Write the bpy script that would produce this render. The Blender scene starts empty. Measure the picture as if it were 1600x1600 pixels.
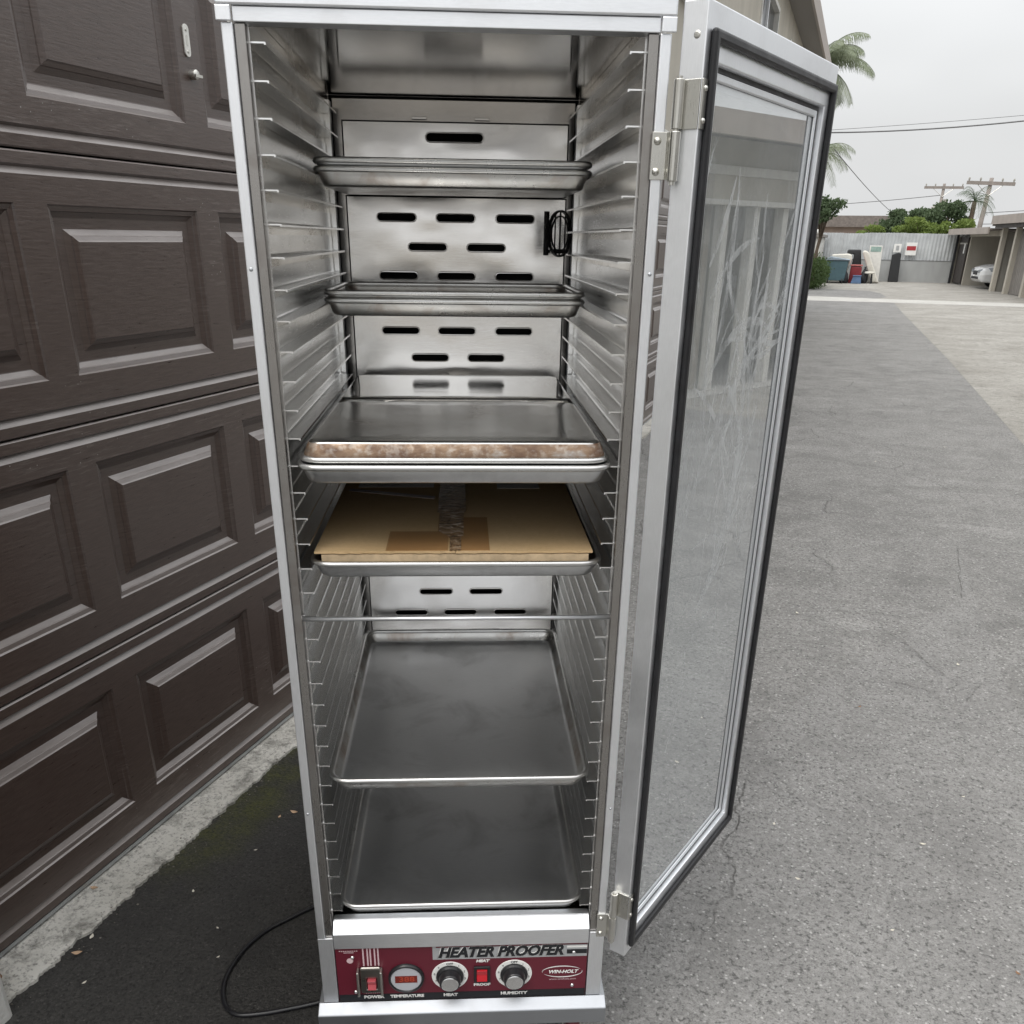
import bpy, bmesh, math, random
from mathutils import Vector, Matrix
R = math.radians
random.seed(7)
scn = bpy.context.scene
C = scn.collection

# ------------------------------------------------------------------ camera
cam_d = bpy.data.cameras.new('camera')
cam = bpy.data.objects.new('camera', cam_d); C.objects.link(cam)
cam_d.sensor_fit = 'HORIZONTAL'; cam_d.sensor_width = 36.0
cam_d.lens = 31.23
cam_d.shift_y = 0.1482
cam_d.clip_start = 0.02; cam_d.clip_end = 2000
_p, _r, _y = 0.4472, 0.0147, 0.3371
_F = Vector((-math.sin(_y)*math.cos(_p), math.cos(_y)*math.cos(_p), -math.sin(_p)))
_Rt = Vector((math.cos(_y), math.sin(_y), 0)); _U = _Rt.cross(_F)
_R2 = _Rt*math.cos(_r) + _U*math.sin(_r); _U2 = -_Rt*math.sin(_r) + _U*math.cos(_r)
mw = Matrix.Identity(4)
for i in range(3):
    mw[i][0] = _R2[i]; mw[i][1] = _U2[i]; mw[i][2] = -_F[i]
mw[2][3] = 1.52
cam.matrix_world = mw
scn.camera = cam
scn.render.resolution_x = 1024; scn.render.resolution_y = 1024

# ------------------------------------------------------------------ world: overcast sky
w = bpy.data.worlds.new('World'); scn.world = w; w.use_nodes = True
nt = w.node_tree; nt.nodes.clear()
out = nt.nodes.new('ShaderNodeOutputWorld'); bg = nt.nodes.new('ShaderNodeBackground')
sky = nt.nodes.new('ShaderNodeTexSky'); sky.sky_type = 'NISHITA'; sky.sun_disc = False
sky.sun_elevation = R(58); sky.sun_rotation = R(200); sky.dust_density = 6.0; sky.air_density = 1.2
tc = nt.nodes.new('ShaderNodeTexCoord')
sep = nt.nodes.new('ShaderNodeSeparateXYZ'); nt.links.new(tc.outputs['Generated'], sep.inputs[0])
mr = nt.nodes.new('ShaderNodeMapRange'); mr.inputs['From Min'].default_value = 0.0; mr.inputs['From Max'].default_value = 1.0
mr.inputs['To Min'].default_value = 5.6; mr.inputs['To Max'].default_value = 17.5     # overcast sky: brighter overhead
pw = nt.nodes.new('ShaderNodeMath'); pw.operation = 'POWER'; pw.use_clamp = True; pw.inputs[1].default_value = 1.7
mx0 = nt.nodes.new('ShaderNodeMath'); mx0.operation = 'MAXIMUM'; mx0.inputs[1].default_value = 0.0
nt.links.new(sep.outputs['Z'], mx0.inputs[0]); nt.links.new(mx0.outputs[0], pw.inputs[0]); nt.links.new(pw.outputs[0], mr.inputs['Value'])
nz = nt.nodes.new('ShaderNodeTexNoise'); nz.inputs['Scale'].default_value = 2.2; nz.inputs['Detail'].default_value = 3.0
mpw = nt.nodes.new('ShaderNodeMapping'); mpw.inputs['Scale'].default_value = (1, 1, 2.6)
nt.links.new(tc.outputs['Generated'], mpw.inputs[0]); nt.links.new(mpw.outputs[0], nz.inputs['Vector'])
mr2 = nt.nodes.new('ShaderNodeMapRange'); mr2.inputs['From Min'].default_value = .3; mr2.inputs['From Max'].default_value = .7
mr2.inputs['To Min'].default_value = .86; mr2.inputs['To Max'].default_value = 1.08
nt.links.new(nz.outputs[0], mr2.inputs['Value'])
mul = nt.nodes.new('ShaderNodeMath'); mul.operation = 'MULTIPLY'
nt.links.new(mr.outputs[0], mul.inputs[0]); nt.links.new(mr2.outputs[0], mul.inputs[1])
cloud = nt.nodes.new('ShaderNodeVectorMath'); cloud.operation = 'SCALE'; cloud.inputs[0].default_value = (.985, .995, 1.0)
nt.links.new(mul.outputs[0], cloud.inputs['Scale'])
mix = nt.nodes.new('ShaderNodeMix'); mix.data_type = 'RGBA'; mix.inputs[0].default_value = .93
nt.links.new(sky.outputs[0], mix.inputs[6]); nt.links.new(cloud.outputs[0], mix.inputs[7])
nt.links.new(mix.outputs[2], bg.inputs['Color']); bg.inputs['Strength'].default_value = 0.1
nt.links.new(bg.outputs[0], out.inputs[0])

# ------------------------------------------------------------------ sun behind the cloud
sd = bpy.data.lights.new('sun', 'SUN'); sd.energy = 0.9; sd.angle = R(35); sd.color = (1, .96, .9)
sun = bpy.data.objects.new('sun', sd); C.objects.link(sun)
_az, _el = R(200), R(58)
sdir = Vector((math.sin(_az)*math.cos(_el), math.cos(_az)*math.cos(_el), math.sin(_el)))
sun.rotation_euler = (-sdir).to_track_quat('-Z', 'Y').to_euler(); sun.location = (0, 0, 30)

vs = scn.view_settings
vs.view_transform = 'Standard'; vs.look = 'None'; vs.exposure = 0.62; vs.gamma = 1.0; vs.use_curve_mapping = False
scn.cycles.max_bounces = 10; scn.cycles.glossy_bounces = 6; scn.cycles.transparent_max_bounces = 16
scn.cycles.caustics_reflective = False; scn.cycles.caustics_refractive = False
scn.cycles.sample_clamp_indirect = 6.0
scn.cycles.use_denoising = True

# ================================================================== helpers
class MB:
    def __init__(s): s.v = []; s.f = []
    def add(s, vs, fs):
        o = len(s.v); s.v += [tuple(v) for v in vs]; s.f += [tuple(i+o for i in f) for f in fs]; return s
    def box(s, x0, x1, y0, y1, z0, z1):
        return s.add([(x0,y0,z0),(x1,y0,z0),(x1,y1,z0),(x0,y1,z0),(x0,y0,z1),(x1,y0,z1),(x1,y1,z1),(x0,y1,z1)],
              [(0,3,2,1),(4,5,6,7),(0,1,5,4),(1,2,6,5),(2,3,7,6),(3,0,4,7)])
    def prism(s, poly, axis, a, b):
        """extrude 2d polygon along axis ('x': poly is (y,z); 'y': (x,z); 'z': (x,y))"""
        n = len(poly)
        def P(q, t):
            return (t, q[0], q[1]) if axis == 'x' else (q[0], t, q[1]) if axis == 'y' else (q[0], q[1], t)
        vs = [P(q, a) for q in poly] + [P(q, b) for q in poly]
        fs = [(i, (i+1) % n, n+(i+1) % n, n+i) for i in range(n)] + [tuple(range(n))[::-1], tuple(range(n, 2*n))]
        return s.add(vs, fs)
    def tube(s, pts, r, n=10, caps=True, closed=False):
        pts = [Vector(p) for p in pts]; rs = r if isinstance(r, (list, tuple)) else [r]*len(pts)
        m = len(pts); rings = []; up = None
        for i, p in enumerate(pts):
            a = pts[(i-1) % m] if (i > 0 or closed) else p
            b = pts[(i+1) % m] if (i < m-1 or closed) else p
            t = (b-a).normalized()
            if up is None or abs(up.dot(t)) > .95:
                up = Vector((0,0,1)) if abs(t.z) < .9 else Vector((1,0,0))
            u = t.cross(up).normalized(); v = u.cross(t).normalized(); up = v
            rings.append([p+u*rs[i]*math.cos(2*math.pi*k/n)+v*rs[i]*math.sin(2*math.pi*k/n) for k in range(n)])
        vs = [q for rg in rings for q in rg]; fs = []
        for i in range(m if closed else m-1):
            for k in range(n):
                a, b = i*n, ((i+1) % m)*n
                fs.append((a+k, a+(k+1) % n, b+(k+1) % n, b+k))
        if caps and not closed:
            fs.append(tuple(range(n))[::-1]); fs.append(tuple((m-1)*n+k for k in range(n)))
        return s.add(vs, fs)
    def ring(s, o, i, y0, y1):
        """rectangular frame in the XZ plane: o/i = (x0,z0,x1,z1)"""
        def rc(q, y): return [(q[0],y,q[1]),(q[2],y,q[1]),(q[2],y,q[3]),(q[0],y,q[3])]
        vs = rc(o,y0)+rc(i,y0)+rc(o,y1)+rc(i,y1); fs = []
        for k in range(4):
            j = (k+1) % 4
            fs += [(k,j,4+j,4+k),(8+k,12+k,12+j,8+j),(k,8+k,8+j,j),(4+k,4+j,12+j,12+k)]
        return s.add(vs, fs)
    def lathe(s, prof, n=24, axis='y', c=(0,0,0)):
        vs = []; m = len(prof)
        for k in range(n):
            a = 2*math.pi*k/n
            for (r, h) in prof:
                q = (r*math.cos(a), h, r*math.sin(a)) if axis == 'y' else (r*math.cos(a), r*math.sin(a), h) if axis == 'z' else (h, r*math.cos(a), r*math.sin(a))
                vs.append((q[0]+c[0], q[1]+c[1], q[2]+c[2]))
        fs = [(k*m+i, k*m+i+1, ((k+1) % n)*m+i+1, ((k+1) % n)*m+i) for k in range(n) for i in range(m-1)]
        return s.add(vs, fs)
    def mesh(s, name, fix=True, weld=False):
        me = bpy.data.meshes.new(name); me.from_pydata(s.v, [], s.f); me.update()
        if fix:
            bm = bmesh.new(); bm.from_mesh(me)
            if weld: bmesh.ops.remove_doubles(bm, verts=bm.verts, dist=1e-5)
            bmesh.ops.recalc_face_normals(bm, faces=bm.faces); bm.to_mesh(me); bm.free()
        return me

def link(name, me, mat=None, parent=None, loc=None, rot=None, smooth=False, bevel=0, seg=2):
    o = bpy.data.objects.new(name, me); C.objects.link(o)
    if mat is not None and (not me.materials): me.materials.append(mat)
    if parent is not None: o.parent = parent
    if loc is not None: o.location = loc
    if rot is not None: o.rotation_euler = rot
    if smooth:
        for p in me.polygons: p.use_smooth = True
    if bevel:
        m = o.modifiers.new('bevel', 'BEVEL'); m.width = bevel; m.segments = seg; m.limit_method = 'ANGLE'; m.angle_limit = R(35)
    return o
def obj(name, mb, mat, parent=None, **k):
    sm = k.pop('weld', False)
    return link(name, mb.mesh(name, weld=sm), mat, parent, **k)
def tag(o, label, cat, group=None, kind=None):
    if label: o['label'] = label
    if cat: o['category'] = cat
    if group: o['group'] = group
    if kind: o['kind'] = kind
    return o
def struct(o): o['kind'] = 'structure'; return o
def empty(name, loc, rz=0):
    o = bpy.data.objects.new(name, None); C.objects.link(o); o.location = loc; o.rotation_euler = (0,0,rz); o.empty_display_size = .1
    return o
def copy_tree(o, parent=None):
    c = o.copy(); C.objects.link(c)
    if parent is not None: c.parent = parent
    for ch in list(o.children): copy_tree(ch, c)
    return c
def text(name, s, size, mat, parent, loc, align='CENTER', shear=0, bold=0.0, ext=.0002, sx=1.0, rot=(R(90),0,0)):
    cu = bpy.data.curves.new(name, 'FONT'); cu.body = s; cu.size = size; cu.align_x = align; cu.align_y = 'CENTER'
    cu.shear = shear; cu.bevel_depth = bold; cu.bevel_resolution = 0; cu.extrude = ext; cu.resolution_u = 3
    t = bpy.data.objects.new(name+'_tmp', cu); C.objects.link(t)
    dg = bpy.context.evaluated_depsgraph_get()
    me = bpy.data.meshes.new_from_object(t.evaluated_get(dg)); me.name = name
    bpy.data.objects.remove(t); bpy.data.curves.remove(cu)
    me.materials.clear(); me.materials.append(mat)
    for v in me.vertices: v.co.x *= sx; v.co.z *= .2
    o = bpy.data.objects.new(name, me); C.objects.link(o); o.parent = parent; o.location = loc; o.rotation_euler = rot
    return o

# ------------------------------------------------------------------ materials
class N:
    def __init__(s, name):
        s.m = bpy.data.materials.new(name); s.m.use_nodes = True; s.t = s.m.node_tree
        s.b = s.t.nodes['Principled BSDF']; s.out = s.t.nodes['Material Output']
        s.tc = s.t.nodes.new('ShaderNodeTexCoord')
    def n(s, ty, **k):
        q = s.t.nodes.new(ty)
        for a, v in k.items(): setattr(q, a, v)
        return q
    def l(s, a, b): s.t.links.new(a, b)
    def co(s, scale=(1,1,1), src='Object', loc=(0,0,0), rot=(0,0,0)):
        m = s.n('ShaderNodeMapping'); m.inputs['Scale'].default_value = scale; m.inputs['Location'].default_value = loc; m.inputs['Rotation'].default_value = rot
        if src == 'World':
            g = s.n('ShaderNodeNewGeometry'); s.l(g.outputs['Position'], m.inputs[0])
        else: s.l(s.tc.outputs[src], m.inputs[0])
        return m.outputs[0]
    def noise(s, co, scale=5, detail=4, rough=.55, dist=0.0):
        q = s.n('ShaderNodeTexNoise'); q.inputs['Scale'].default_value = scale; q.inputs['Detail'].default_value = detail
        q.inputs['Roughness'].default_value = rough; q.inputs['Distortion'].default_value = dist
        s.l(co, q.inputs['Vector']); return q.outputs[0]
    def ramp(s, x, *st):
        q = s.n('ShaderNodeValToRGB'); e = q.color_ramp.elements
        while len(e) > 1: e.remove(e[-1])
        for i, (p, c) in enumerate(st):
            c = c if isinstance(c, tuple) else (c,c,c)
            if i == 0: e[0].position = p; e[0].color = (*c, 1)
            else: k = e.new(p); k.color = (*c, 1)
        s.l(x, q.inputs[0]); return q.outputs[0]
    def rng(s, x, a, b, c, d):
        q = s.n('ShaderNodeMapRange')
        for i, v in zip((1,2,3,4), (a,b,c,d)): q.inputs[i].default_value = v
        s.l(x, q.inputs[0]); return q.outputs[0]
    def math(s, op, a, b=None):
        q = s.n('ShaderNodeMath', operation=op)
        for i, v in enumerate((a, b)):
            if v is None: continue
            if isinstance(v, (int, float)): q.inputs[i].default_value = v
            else: s.l(v, q.inputs[i])
        return q.outputs[0]
    def mix(s, f, a, b, mode='MIX'):
        q = s.n('ShaderNodeMix', data_type='RGBA', blend_type=mode)
        for i, v in ((0,f),(6,a),(7,b)):
            if isinstance(v, (int, float)): q.inputs[i].default_value = v
            elif isinstance(v, tuple): q.inputs[i].default_value = (*v, 1)
            else: s.l(v, q.inputs[i])
        return q.outputs[2]
    def bump(s, h, strength=.2, dist=.01, nrm=None):
        q = s.n('ShaderNodeBump'); q.inputs['Strength'].default_value = strength; q.inputs['Distance'].default_value = dist
        s.l(h, q.inputs['Height'])
        if nrm is not None: s.l(nrm, q.inputs['Normal'])
        s.l(q.outputs[0], s.b.inputs['Normal']); return q.outputs[0]
    def set(s, **k):
        for a, v in k.items():
            i = s.b.inputs[{'col':'Base Color','rough':'Roughness','metal':'Metallic','spec':'Specular IOR Level','emit':'Emission Color','es':'Emission Strength','coat':'Coat Weight'}[a]]
            if isinstance(v, tuple): i.default_value = (*v, 1)
            elif isinstance(v, (int, float)): i.default_value = v
            else: s.l(v, i)
        return s

def m_flat(name, col, rough=.5, metal=0, var=.15, scale=8, bump=0, bd=.002, spec=.5):
    q = N(name); co = q.co(); n = q.noise(co, scale, 5)
    c = q.mix(q.rng(n, .3, .7, 0, 1), tuple(x*(1-var) for x in col), tuple(min(1, x*(1+var)) for x in col))
    q.set(col=c, rough=q.rng(n, .3, .7, max(.02, rough-.08), min(1, rough+.08)), metal=metal, spec=spec)
    if bump: q.bump(q.noise(co, scale*6, 4), bump, bd)
    return q.m

def m_metal(name, base=(.74,.75,.77), r0=.22, r1=.42, stretch=(1,1,14), wave=.0, wsc=4, grime=.25, gcol=(.25,.22,.19), gscale=6, metal=1.0, streak=.05):
    """brushed sheet: fine streaks, smudges, slight dents that bend the reflections"""
    q = N(name); co = q.co(); cs = q.co(scale=stretch)
    fine = q.noise(cs, 60, 4, .7); smudge = q.noise(co, gscale, 6, .62, .6); big = q.noise(co, 2.3, 3)
    col = q.mix(q.rng(fine, .25, .75, 0, 1), tuple(x*(1-streak) for x in base), tuple(min(1,x*(1+streak)) for x in base))
    g = q.math('MULTIPLY', q.rng(smudge, .5, .78, 0, 1), grime)
    col = q.mix(g, col, gcol)
    ro = q.math('ADD', q.rng(smudge, .3, .75, r0, r1), q.rng(fine, .3, .7, -.03, .04))
    q.set(col=col, rough=ro, metal=metal)
    if wave:
        wv = q.noise(q.co(scale=(1,1,1.6)), wsc, 1.5, .4)
        b1 = q.bump(wv, .9, wave); q.bump(fine, .03, .0004, b1)
    else: q.bump(fine, .06, .0006)
    return q.m

ALU = m_metal('brushed_aluminium', (.90,.915,.94), .34, .52, (14,14,1), grime=.22, gcol=(.45,.44,.43))
ALU_H = m_metal('brushed_aluminium_lengthwise', (.90,.915,.94), .30, .48, (1,14,14), grime=.25, gcol=(.42,.41,.40))
ALU_B = m_metal('base_aluminium', (.40,.415,.44), .36, .52, (1,14,14), grime=.3, gcol=(.4,.4,.4))
JAMB = m_metal('worn_jamb_metal', (.36,.345,.33), .22, .4, (14,14,1), grime=.5, gcol=(.17,.13,.11), gscale=9)
ALU_D = m_metal('dull_aluminium', (.50,.52,.54), .36, .55, (14,14,1), grime=.2, gcol=(.3,.3,.3))
STEEL = m_metal('stainless_sheet', (.90,.885,.87), .14, .28, (1,14,14), wave=.006, wsc=6, grime=.26, gcol=(.40,.34,.30), gscale=3)
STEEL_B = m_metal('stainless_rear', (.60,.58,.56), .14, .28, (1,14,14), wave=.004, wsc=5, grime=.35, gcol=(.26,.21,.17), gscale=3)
STEEL_S = m_metal('stainless_liner', (.93,.90,.85), .16, .32, (14,1,14), wave=.004, wsc=5, grime=.4, gcol=(.52,.41,.29), gscale=3)  # grime plus a warm tint that paints in brown reflections
STEEL_C = m_metal('stainless_polished', (.74,.73,.72), .035, .09, (1,14,14), grime=.2, gcol=(.3,.26,.22), gscale=4)
RAIL = m_metal('rail_aluminium', (.94,.94,.935), .18, .30, (14,.6,14), grime=.12, gcol=(.4,.38,.35), gscale=3)
HINGE = m_metal('hinge_steel', (.62,.61,.57), .24, .4, (12,12,1), grime=.3, gcol=(.25,.22,.18))
PAN = m_metal('pan_aluminium', (.64,.645,.65), .28, .46, (1,6,1), wave=.0015, wsc=3, grime=.6, gcol=(.27,.265,.26), gscale=7)
PAN_R = m_metal('pan_rust_spotted', (.60,.595,.58), .24, .42, (1,6,1), wave=.001, wsc=3, grime=.85, gcol=(.26,.14,.07), gscale=11)
PAN_RIM = m_metal('pan_rim', (.66,.66,.65), .24, .4, (8,8,8), grime=.3, gcol=(.3,.25,.2), gscale=12)
PAN_OLD = m_metal('pan_baked_on', (.55,.545,.53), .12, .30, (1,6,1), wave=.003, wsc=4, grime=.6, gcol=(.24,.17,.12), gscale=5)
PAN_SH = m_metal('pan_shiny_underside', (.72,.715,.70), .05, .14, (1,6,1), wave=.0012, wsc=4, grime=.3, gcol=(.36,.32,.28), gscale=4)
def m_pan_crust():
    q = N('pan_crust'); co = q.co(scale=(1,1,2)); n = q.noise(co, 14, 6, .65); f = q.noise(q.co(), 90, 3)
    rust = q.ramp(n, (.34,(.34,.32,.30)), (.46,(.22,.15,.10)), (.58,(.12,.065,.038)), (.72,(.40,.36,.32)))
    rust = q.mix(q.rng(f,.50,.66,0,.35), rust, (.50,.46,.41))
    q.set(col=rust, rough=q.rng(n,.3,.7,.3,.6), metal=q.rng(n,.42,.6,.75,.15)); q.bump(n, .3, .0015); return q.m
PAN_CRUST = m_pan_crust()
BLACK_RUB = m_flat('black_rubber', (.012,.012,.014), .42, var=.3, scale=30)
DARK = m_flat('dark_void', (.01,.01,.01), .8)
MAROON = m_flat('maroon_overlay', (.115,.012,.024), .34, var=.06, scale=3)
BLACK_P = m_flat('black_overlay', (.012,.013,.016), .35, var=.1)
WHITE_P = m_flat('white_print', (.78,.78,.76), .5, var=.04)
SILVER_P = m_flat('silver_print', (.42,.43,.44), .35, metal=.3, var=.06)
PINK_P = m_flat('pale_stripe_print', (.62,.46,.48), .45, var=.05)
KNOB = m_flat('black_plastic', (.014,.014,.016), .3, var=.1)
SWB = m_metal('switch_bezel', (.26,.25,.23), .2, .35, (1,1,1), grime=.3)
KNOB_CAP = m_metal('knob_cap', (.8,.8,.8), .18, .26, (1,1,1), grime=.05)
def m_emit(name, col, es, base):
    q = N(name); q.set(col=base, rough=.25, emit=col, es=es); return q.m
RED_SW = m_emit('red_switch_lens', (.9,.03,.05), .05, (.42,.012,.02))
RED_SW2 = m_emit('pink_switch_lens', (.9,.2,.22), .03, (.42,.07,.085))
LED = m_emit('led_digits', (.7,.08,.02), .06, (.30,.04,.02))
LED_BG = m_flat('led_window', (.16,.018,.012), .2, var=.1)
GREY_PL = m_flat('grey_bezel', (.44,.45,.48), .4, var=.05)
CORD = m_flat('cord_rubber', (.010,.010,.012), .32, var=.2, scale=30)
def m_card():
    q = N('cardboard'); co = q.co(); f = q.noise(q.co(scale=(1,26,1)), 7, 3); n = q.noise(co, 6, 5); g = q.noise(co, 160, 3)
    c = q.mix(q.rng(n,.3,.7,0,1), (.60,.42,.22), (.68,.49,.28)); c = q.mix(q.rng(g,.35,.7,0,.25), c, (.44,.29,.14))
    q.set(col=c, rough=.75, spec=.25); q.bump(q.math('ADD', f, q.math('MULTIPLY', g, .4)), .12, .001); return q.m
CARD = m_card()
CARD_E = m_flat('cardboard_edge', (.62,.47,.30), .8, var=.2, scale=60)
KRAFT = m_flat('kraft_tape', (.36,.20,.08), .55, var=.12, scale=12)
def m_tape():
    q = N('wrinkled_clear_tape'); n = q.noise(q.co(scale=(1,2.6,1), rot=(0,0,.35)), 26, 3, .6, 1.8)
    q.set(col=q.ramp(n, (.38,(.09,.05,.022)), (.5,(.30,.185,.095)), (.60,(.42,.29,.18)), (.68,(.80,.70,.58))), rough=.45, spec=.3); q.bump(n, .5, .003); return q.m  # pale end of the ramp paints in glints on the wrinkles
TAPE = m_tape()
PAPER = m_flat('printed_label_paper', (.42,.35,.35), .5, var=.25, scale=40)
PAPER2 = m_flat('white_label_paper', (.60,.56,.52), .5, var=.12, scale=30)

def m_garage():
    q = N('brown_steel_door'); co = q.co(scale=(1,.9,9)); n = q.noise(co, 22, 6, .68, .25); big = q.noise(q.co(scale=(1,.5,1.5)), 2.2, 4); fl = q.noise(q.co(scale=(1,1.2,14)), 9, 5, .75)
    c = q.mix(q.rng(n,.3,.7,0,1), (.052,.033,.027), (.088,.060,.050))
    worn = q.math('MULTIPLY', q.rng(fl,.52,.70,0,1), q.rng(big,.46,.66,0,.55))
    c = q.mix(worn, c, (.26,.225,.205))
    sp = q.n('ShaderNodeTexVoronoi'); sp.inputs['Scale'].default_value = 55; q.l(q.co(), sp.inputs['Vector'])
    c = q.mix(q.math('MULTIPLY', q.rng(sp.outputs['Distance'],.05,.09,1,0), q.rng(big,.55,.6,0,1)), c, (.32,.31,.29))
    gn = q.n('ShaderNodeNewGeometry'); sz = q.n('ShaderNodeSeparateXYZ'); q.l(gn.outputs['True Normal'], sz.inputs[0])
    sky_sheen = q.math('MULTIPLY', q.rng(sz.outputs[2],.22,.5,0,1), q.rng(q.noise(q.co(scale=(1,.35,2)), 12, 5, .6),.25,.6,.35,.85))  # pale sky sheen painted onto the upward-facing bevels
    c = q.mix(sky_sheen, c, (.34,.305,.29))
    q.set(col=c, rough=q.rng(n,.3,.7,.26,.44), spec=.7, coat=.35); q.b.inputs['Coat Roughness'].default_value = .22; q.bump(n, .4, .0018); return q.m
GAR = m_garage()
def m_stucco(name, col, sc=1.0, bump=.5):
    q = N(name); co = q.co(); n = q.noise(co, 90*sc, 4); b = q.noise(q.co(scale=(1,1,.35)), 1.6, 5)
    c = q.mix(q.rng(b,.3,.7,0,1), tuple(x*.8 for x in col), tuple(min(1,x*1.1) for x in col)); c = q.mix(q.rng(n,.35,.65,.15,0), c, tuple(x*.6 for x in col))
    q.set(col=c, rough=.85, spec=.2); q.bump(n, bump, .006); return q.m
STUC = m_stucco('beige_stucco', (.50,.47,.41)); STUC_W = m_stucco('white_stucco', (.62,.61,.58)); STUC_G = m_stucco('grey_stucco', (.36,.35,.32))
TRIM_W = m_flat('white_paint', (.66,.65,.62), .55, var=.08); EAVE = m_flat('grey_brown_eave_paint', (.20,.185,.17), .6, var=.12, scale=4); FASC = m_flat('tan_fascia_paint', (.34,.30,.27), .6, var=.12, scale=3)
SHING = m_flat('roof_felt', (.19,.165,.15), .85, var=.25, scale=9, bump=.3, bd=.01)
WGLASS = m_flat('window_glass', (.03,.035,.045), .06, var=.2, scale=1, spec=.8)

def m_asphalt(name, c0, c1, moss=False, agg=210, rough=.82, crack=.0, mottle=.0):
    q = N(name); co = q.co(src='World'); sp = q.noise(co, agg, 3, .7); md = q.noise(co, 26, 5, .6); big = q.noise(q.co(src='World', scale=(.7,1.15,1)), .8, 6, .65, .3)
    c = q.mix(q.rng(big,.32,.68,0,1), c0, c1)
    c0_, c1_ = c0, c1
    
    c = q.mix(q.rng(md,.35,.65,.22,0), c, tuple(x*.5 for x in c0))
    h = q.math('ADD', sp, q.math('MULTIPLY', md, .6))
    if crack:
        vd = q.n('ShaderNodeTexVoronoi', feature='DISTANCE_TO_EDGE'); vd.inputs['Scale'].default_value = 1.15
        ds = q.n('ShaderNodeVectorMath', operation='ADD'); nn = q.n('ShaderNodeTexNoise'); nn.inputs['Scale'].default_value = 2.2; nn.inputs['Detail'].default_value = 5
        q.l(co, nn.inputs['Vector']); sc = q.n('ShaderNodeVectorMath', operation='SCALE'); sc.inputs['Scale'].default_value = .32
        q.l(nn.outputs['Color'], sc.inputs[0]); q.l(co, ds.inputs[0]); q.l(sc.outputs[0], ds.inputs[1]); q.l(ds.outputs[0], vd.inputs['Vector'])
        ck = q.math('MULTIPLY', q.rng(vd.outputs['Distance'],.002,.009,1,0), q.rng(q.noise(co,.8,2),.46,.6,0,1))
        c = q.mix(q.math('MULTIPLY', ck, crack), c, tuple(x*.22 for x in c0)); h = q.math('SUBTRACT', h, q.math('MULTIPLY', ck, 1.5))
    if mottle:
        mo = q.noise(co, 3.2, 7, .72, .3); c = q.mix(q.rng(mo,.40,.62,0,.5), c, tuple(min(1,x*1.25) for x in c1)); c = q.mix(q.rng(mo,.28,.44,.5,0), c, tuple(x*.72 for x in c0))
        ws = q.noise(q.co(src='World', scale=(.62,1.35,1)), 1.5, 7, .74, .4); c = q.mix(q.rng(ws,.55,.72,0,mottle), c, tuple(min(1,x*1.7) for x in c1))
    if moss:
        sepn = q.n('ShaderNodeSeparateXYZ'); g = q.n('ShaderNodeNewGeometry'); q.l(g.outputs['Position'], sepn.inputs[0])
        mx = q.math('MULTIPLY', q.rng(sepn.outputs[0], -1.30,-1.42,0,1), q.math('MULTIPLY', q.rng(sepn.outputs[1],1.35,1.65,0,1), q.rng(sepn.outputs[1],2.6,2.1,0,1)))
        c = q.mix(q.math('MULTIPLY', mx, q.rng(q.noise(co,9,5),.36,.60,0,.8)), c, (.085,.092,.016))
    vo = q.n('ShaderNodeTexVoronoi'); vo.inputs['Scale'].default_value = agg*1.25; vo.inputs['Randomness'].default_value = 1.0; q.l(co, vo.inputs['Vector'])
    vs_ = q.n('ShaderNodeSeparateColor'); q.l(vo.outputs['Color'], vs_.inputs[0])
    c = q.mix(q.rng(vs_.outputs[0],.0,1,.0,.55), c, tuple(x*.62 for x in c0))
    c = q.mix(q.math('MULTIPLY', q.rng(vs_.outputs[1],.80,.95,0,.7), q.rng(vo.outputs['Distance'],.5,.25,0,1)), c, tuple(min(1,x*1.75) for x in c1))
    c = q.mix(q.rng(sp,.34,.47,.85,0), c, tuple(x*.28 for x in c0))
    fn = q.noise(co, agg*2.6, 2, .6); c = q.mix(q.rng(fn,.36,.5,.5,0), c, tuple(x*.45 for x in c0))
    h = q.math('ADD', h, q.math('MULTIPLY', vs_.outputs[0], .5))
    q.set(col=c, rough=rough, spec=.35); q.bump(h, .9, .006); return q.m
ASPH = m_asphalt('worn_asphalt', (.200,.196,.189), (.305,.299,.289), crack=.25, agg=70, mottle=.6)
ASPH_P = m_asphalt('patched_asphalt', (.245,.240,.233), (.300,.295,.287), agg=90, crack=.10, mottle=.25)
ASPH_D = m_asphalt('dark_grey_asphalt', (.030,.029,.028), (.058,.055,.051), moss=True, agg=130, rough=.7, mottle=.25)
def m_conc(name, c0, c1, spots=.6, sc=1.0):
    q = N(name); co = q.co(src='World'); f = q.noise(co, 75*sc, 5, .7); b = q.noise(co, 1.1*sc, 6, .65, .5); m = q.noise(co, 11*sc, 6, .7, .4)
    c = q.mix(q.rng(b,.3,.7,0,1), c0, c1); c = q.mix(q.rng(m,.50,.68,0,spots), c, tuple(x*.42 for x in c0)); c = q.mix(q.rng(f,.34,.50,.75,0), c, tuple(x*.32 for x in c0))
    q.set(col=c, rough=.88, spec=.25); q.bump(q.math('ADD', f, m), .55, .006); return q.m
CONC = m_conc('stained_concrete', (.24,.228,.205), (.38,.368,.34), spots=.6); CONC_S = m_conc('rough_concrete_strip', (.46,.44,.395), (.74,.72,.67), spots=.9, sc=1.3); CONC_L = m_conc('pale_gutter_concrete', (.42,.41,.385), (.52,.51,.485), spots=.3)
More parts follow.
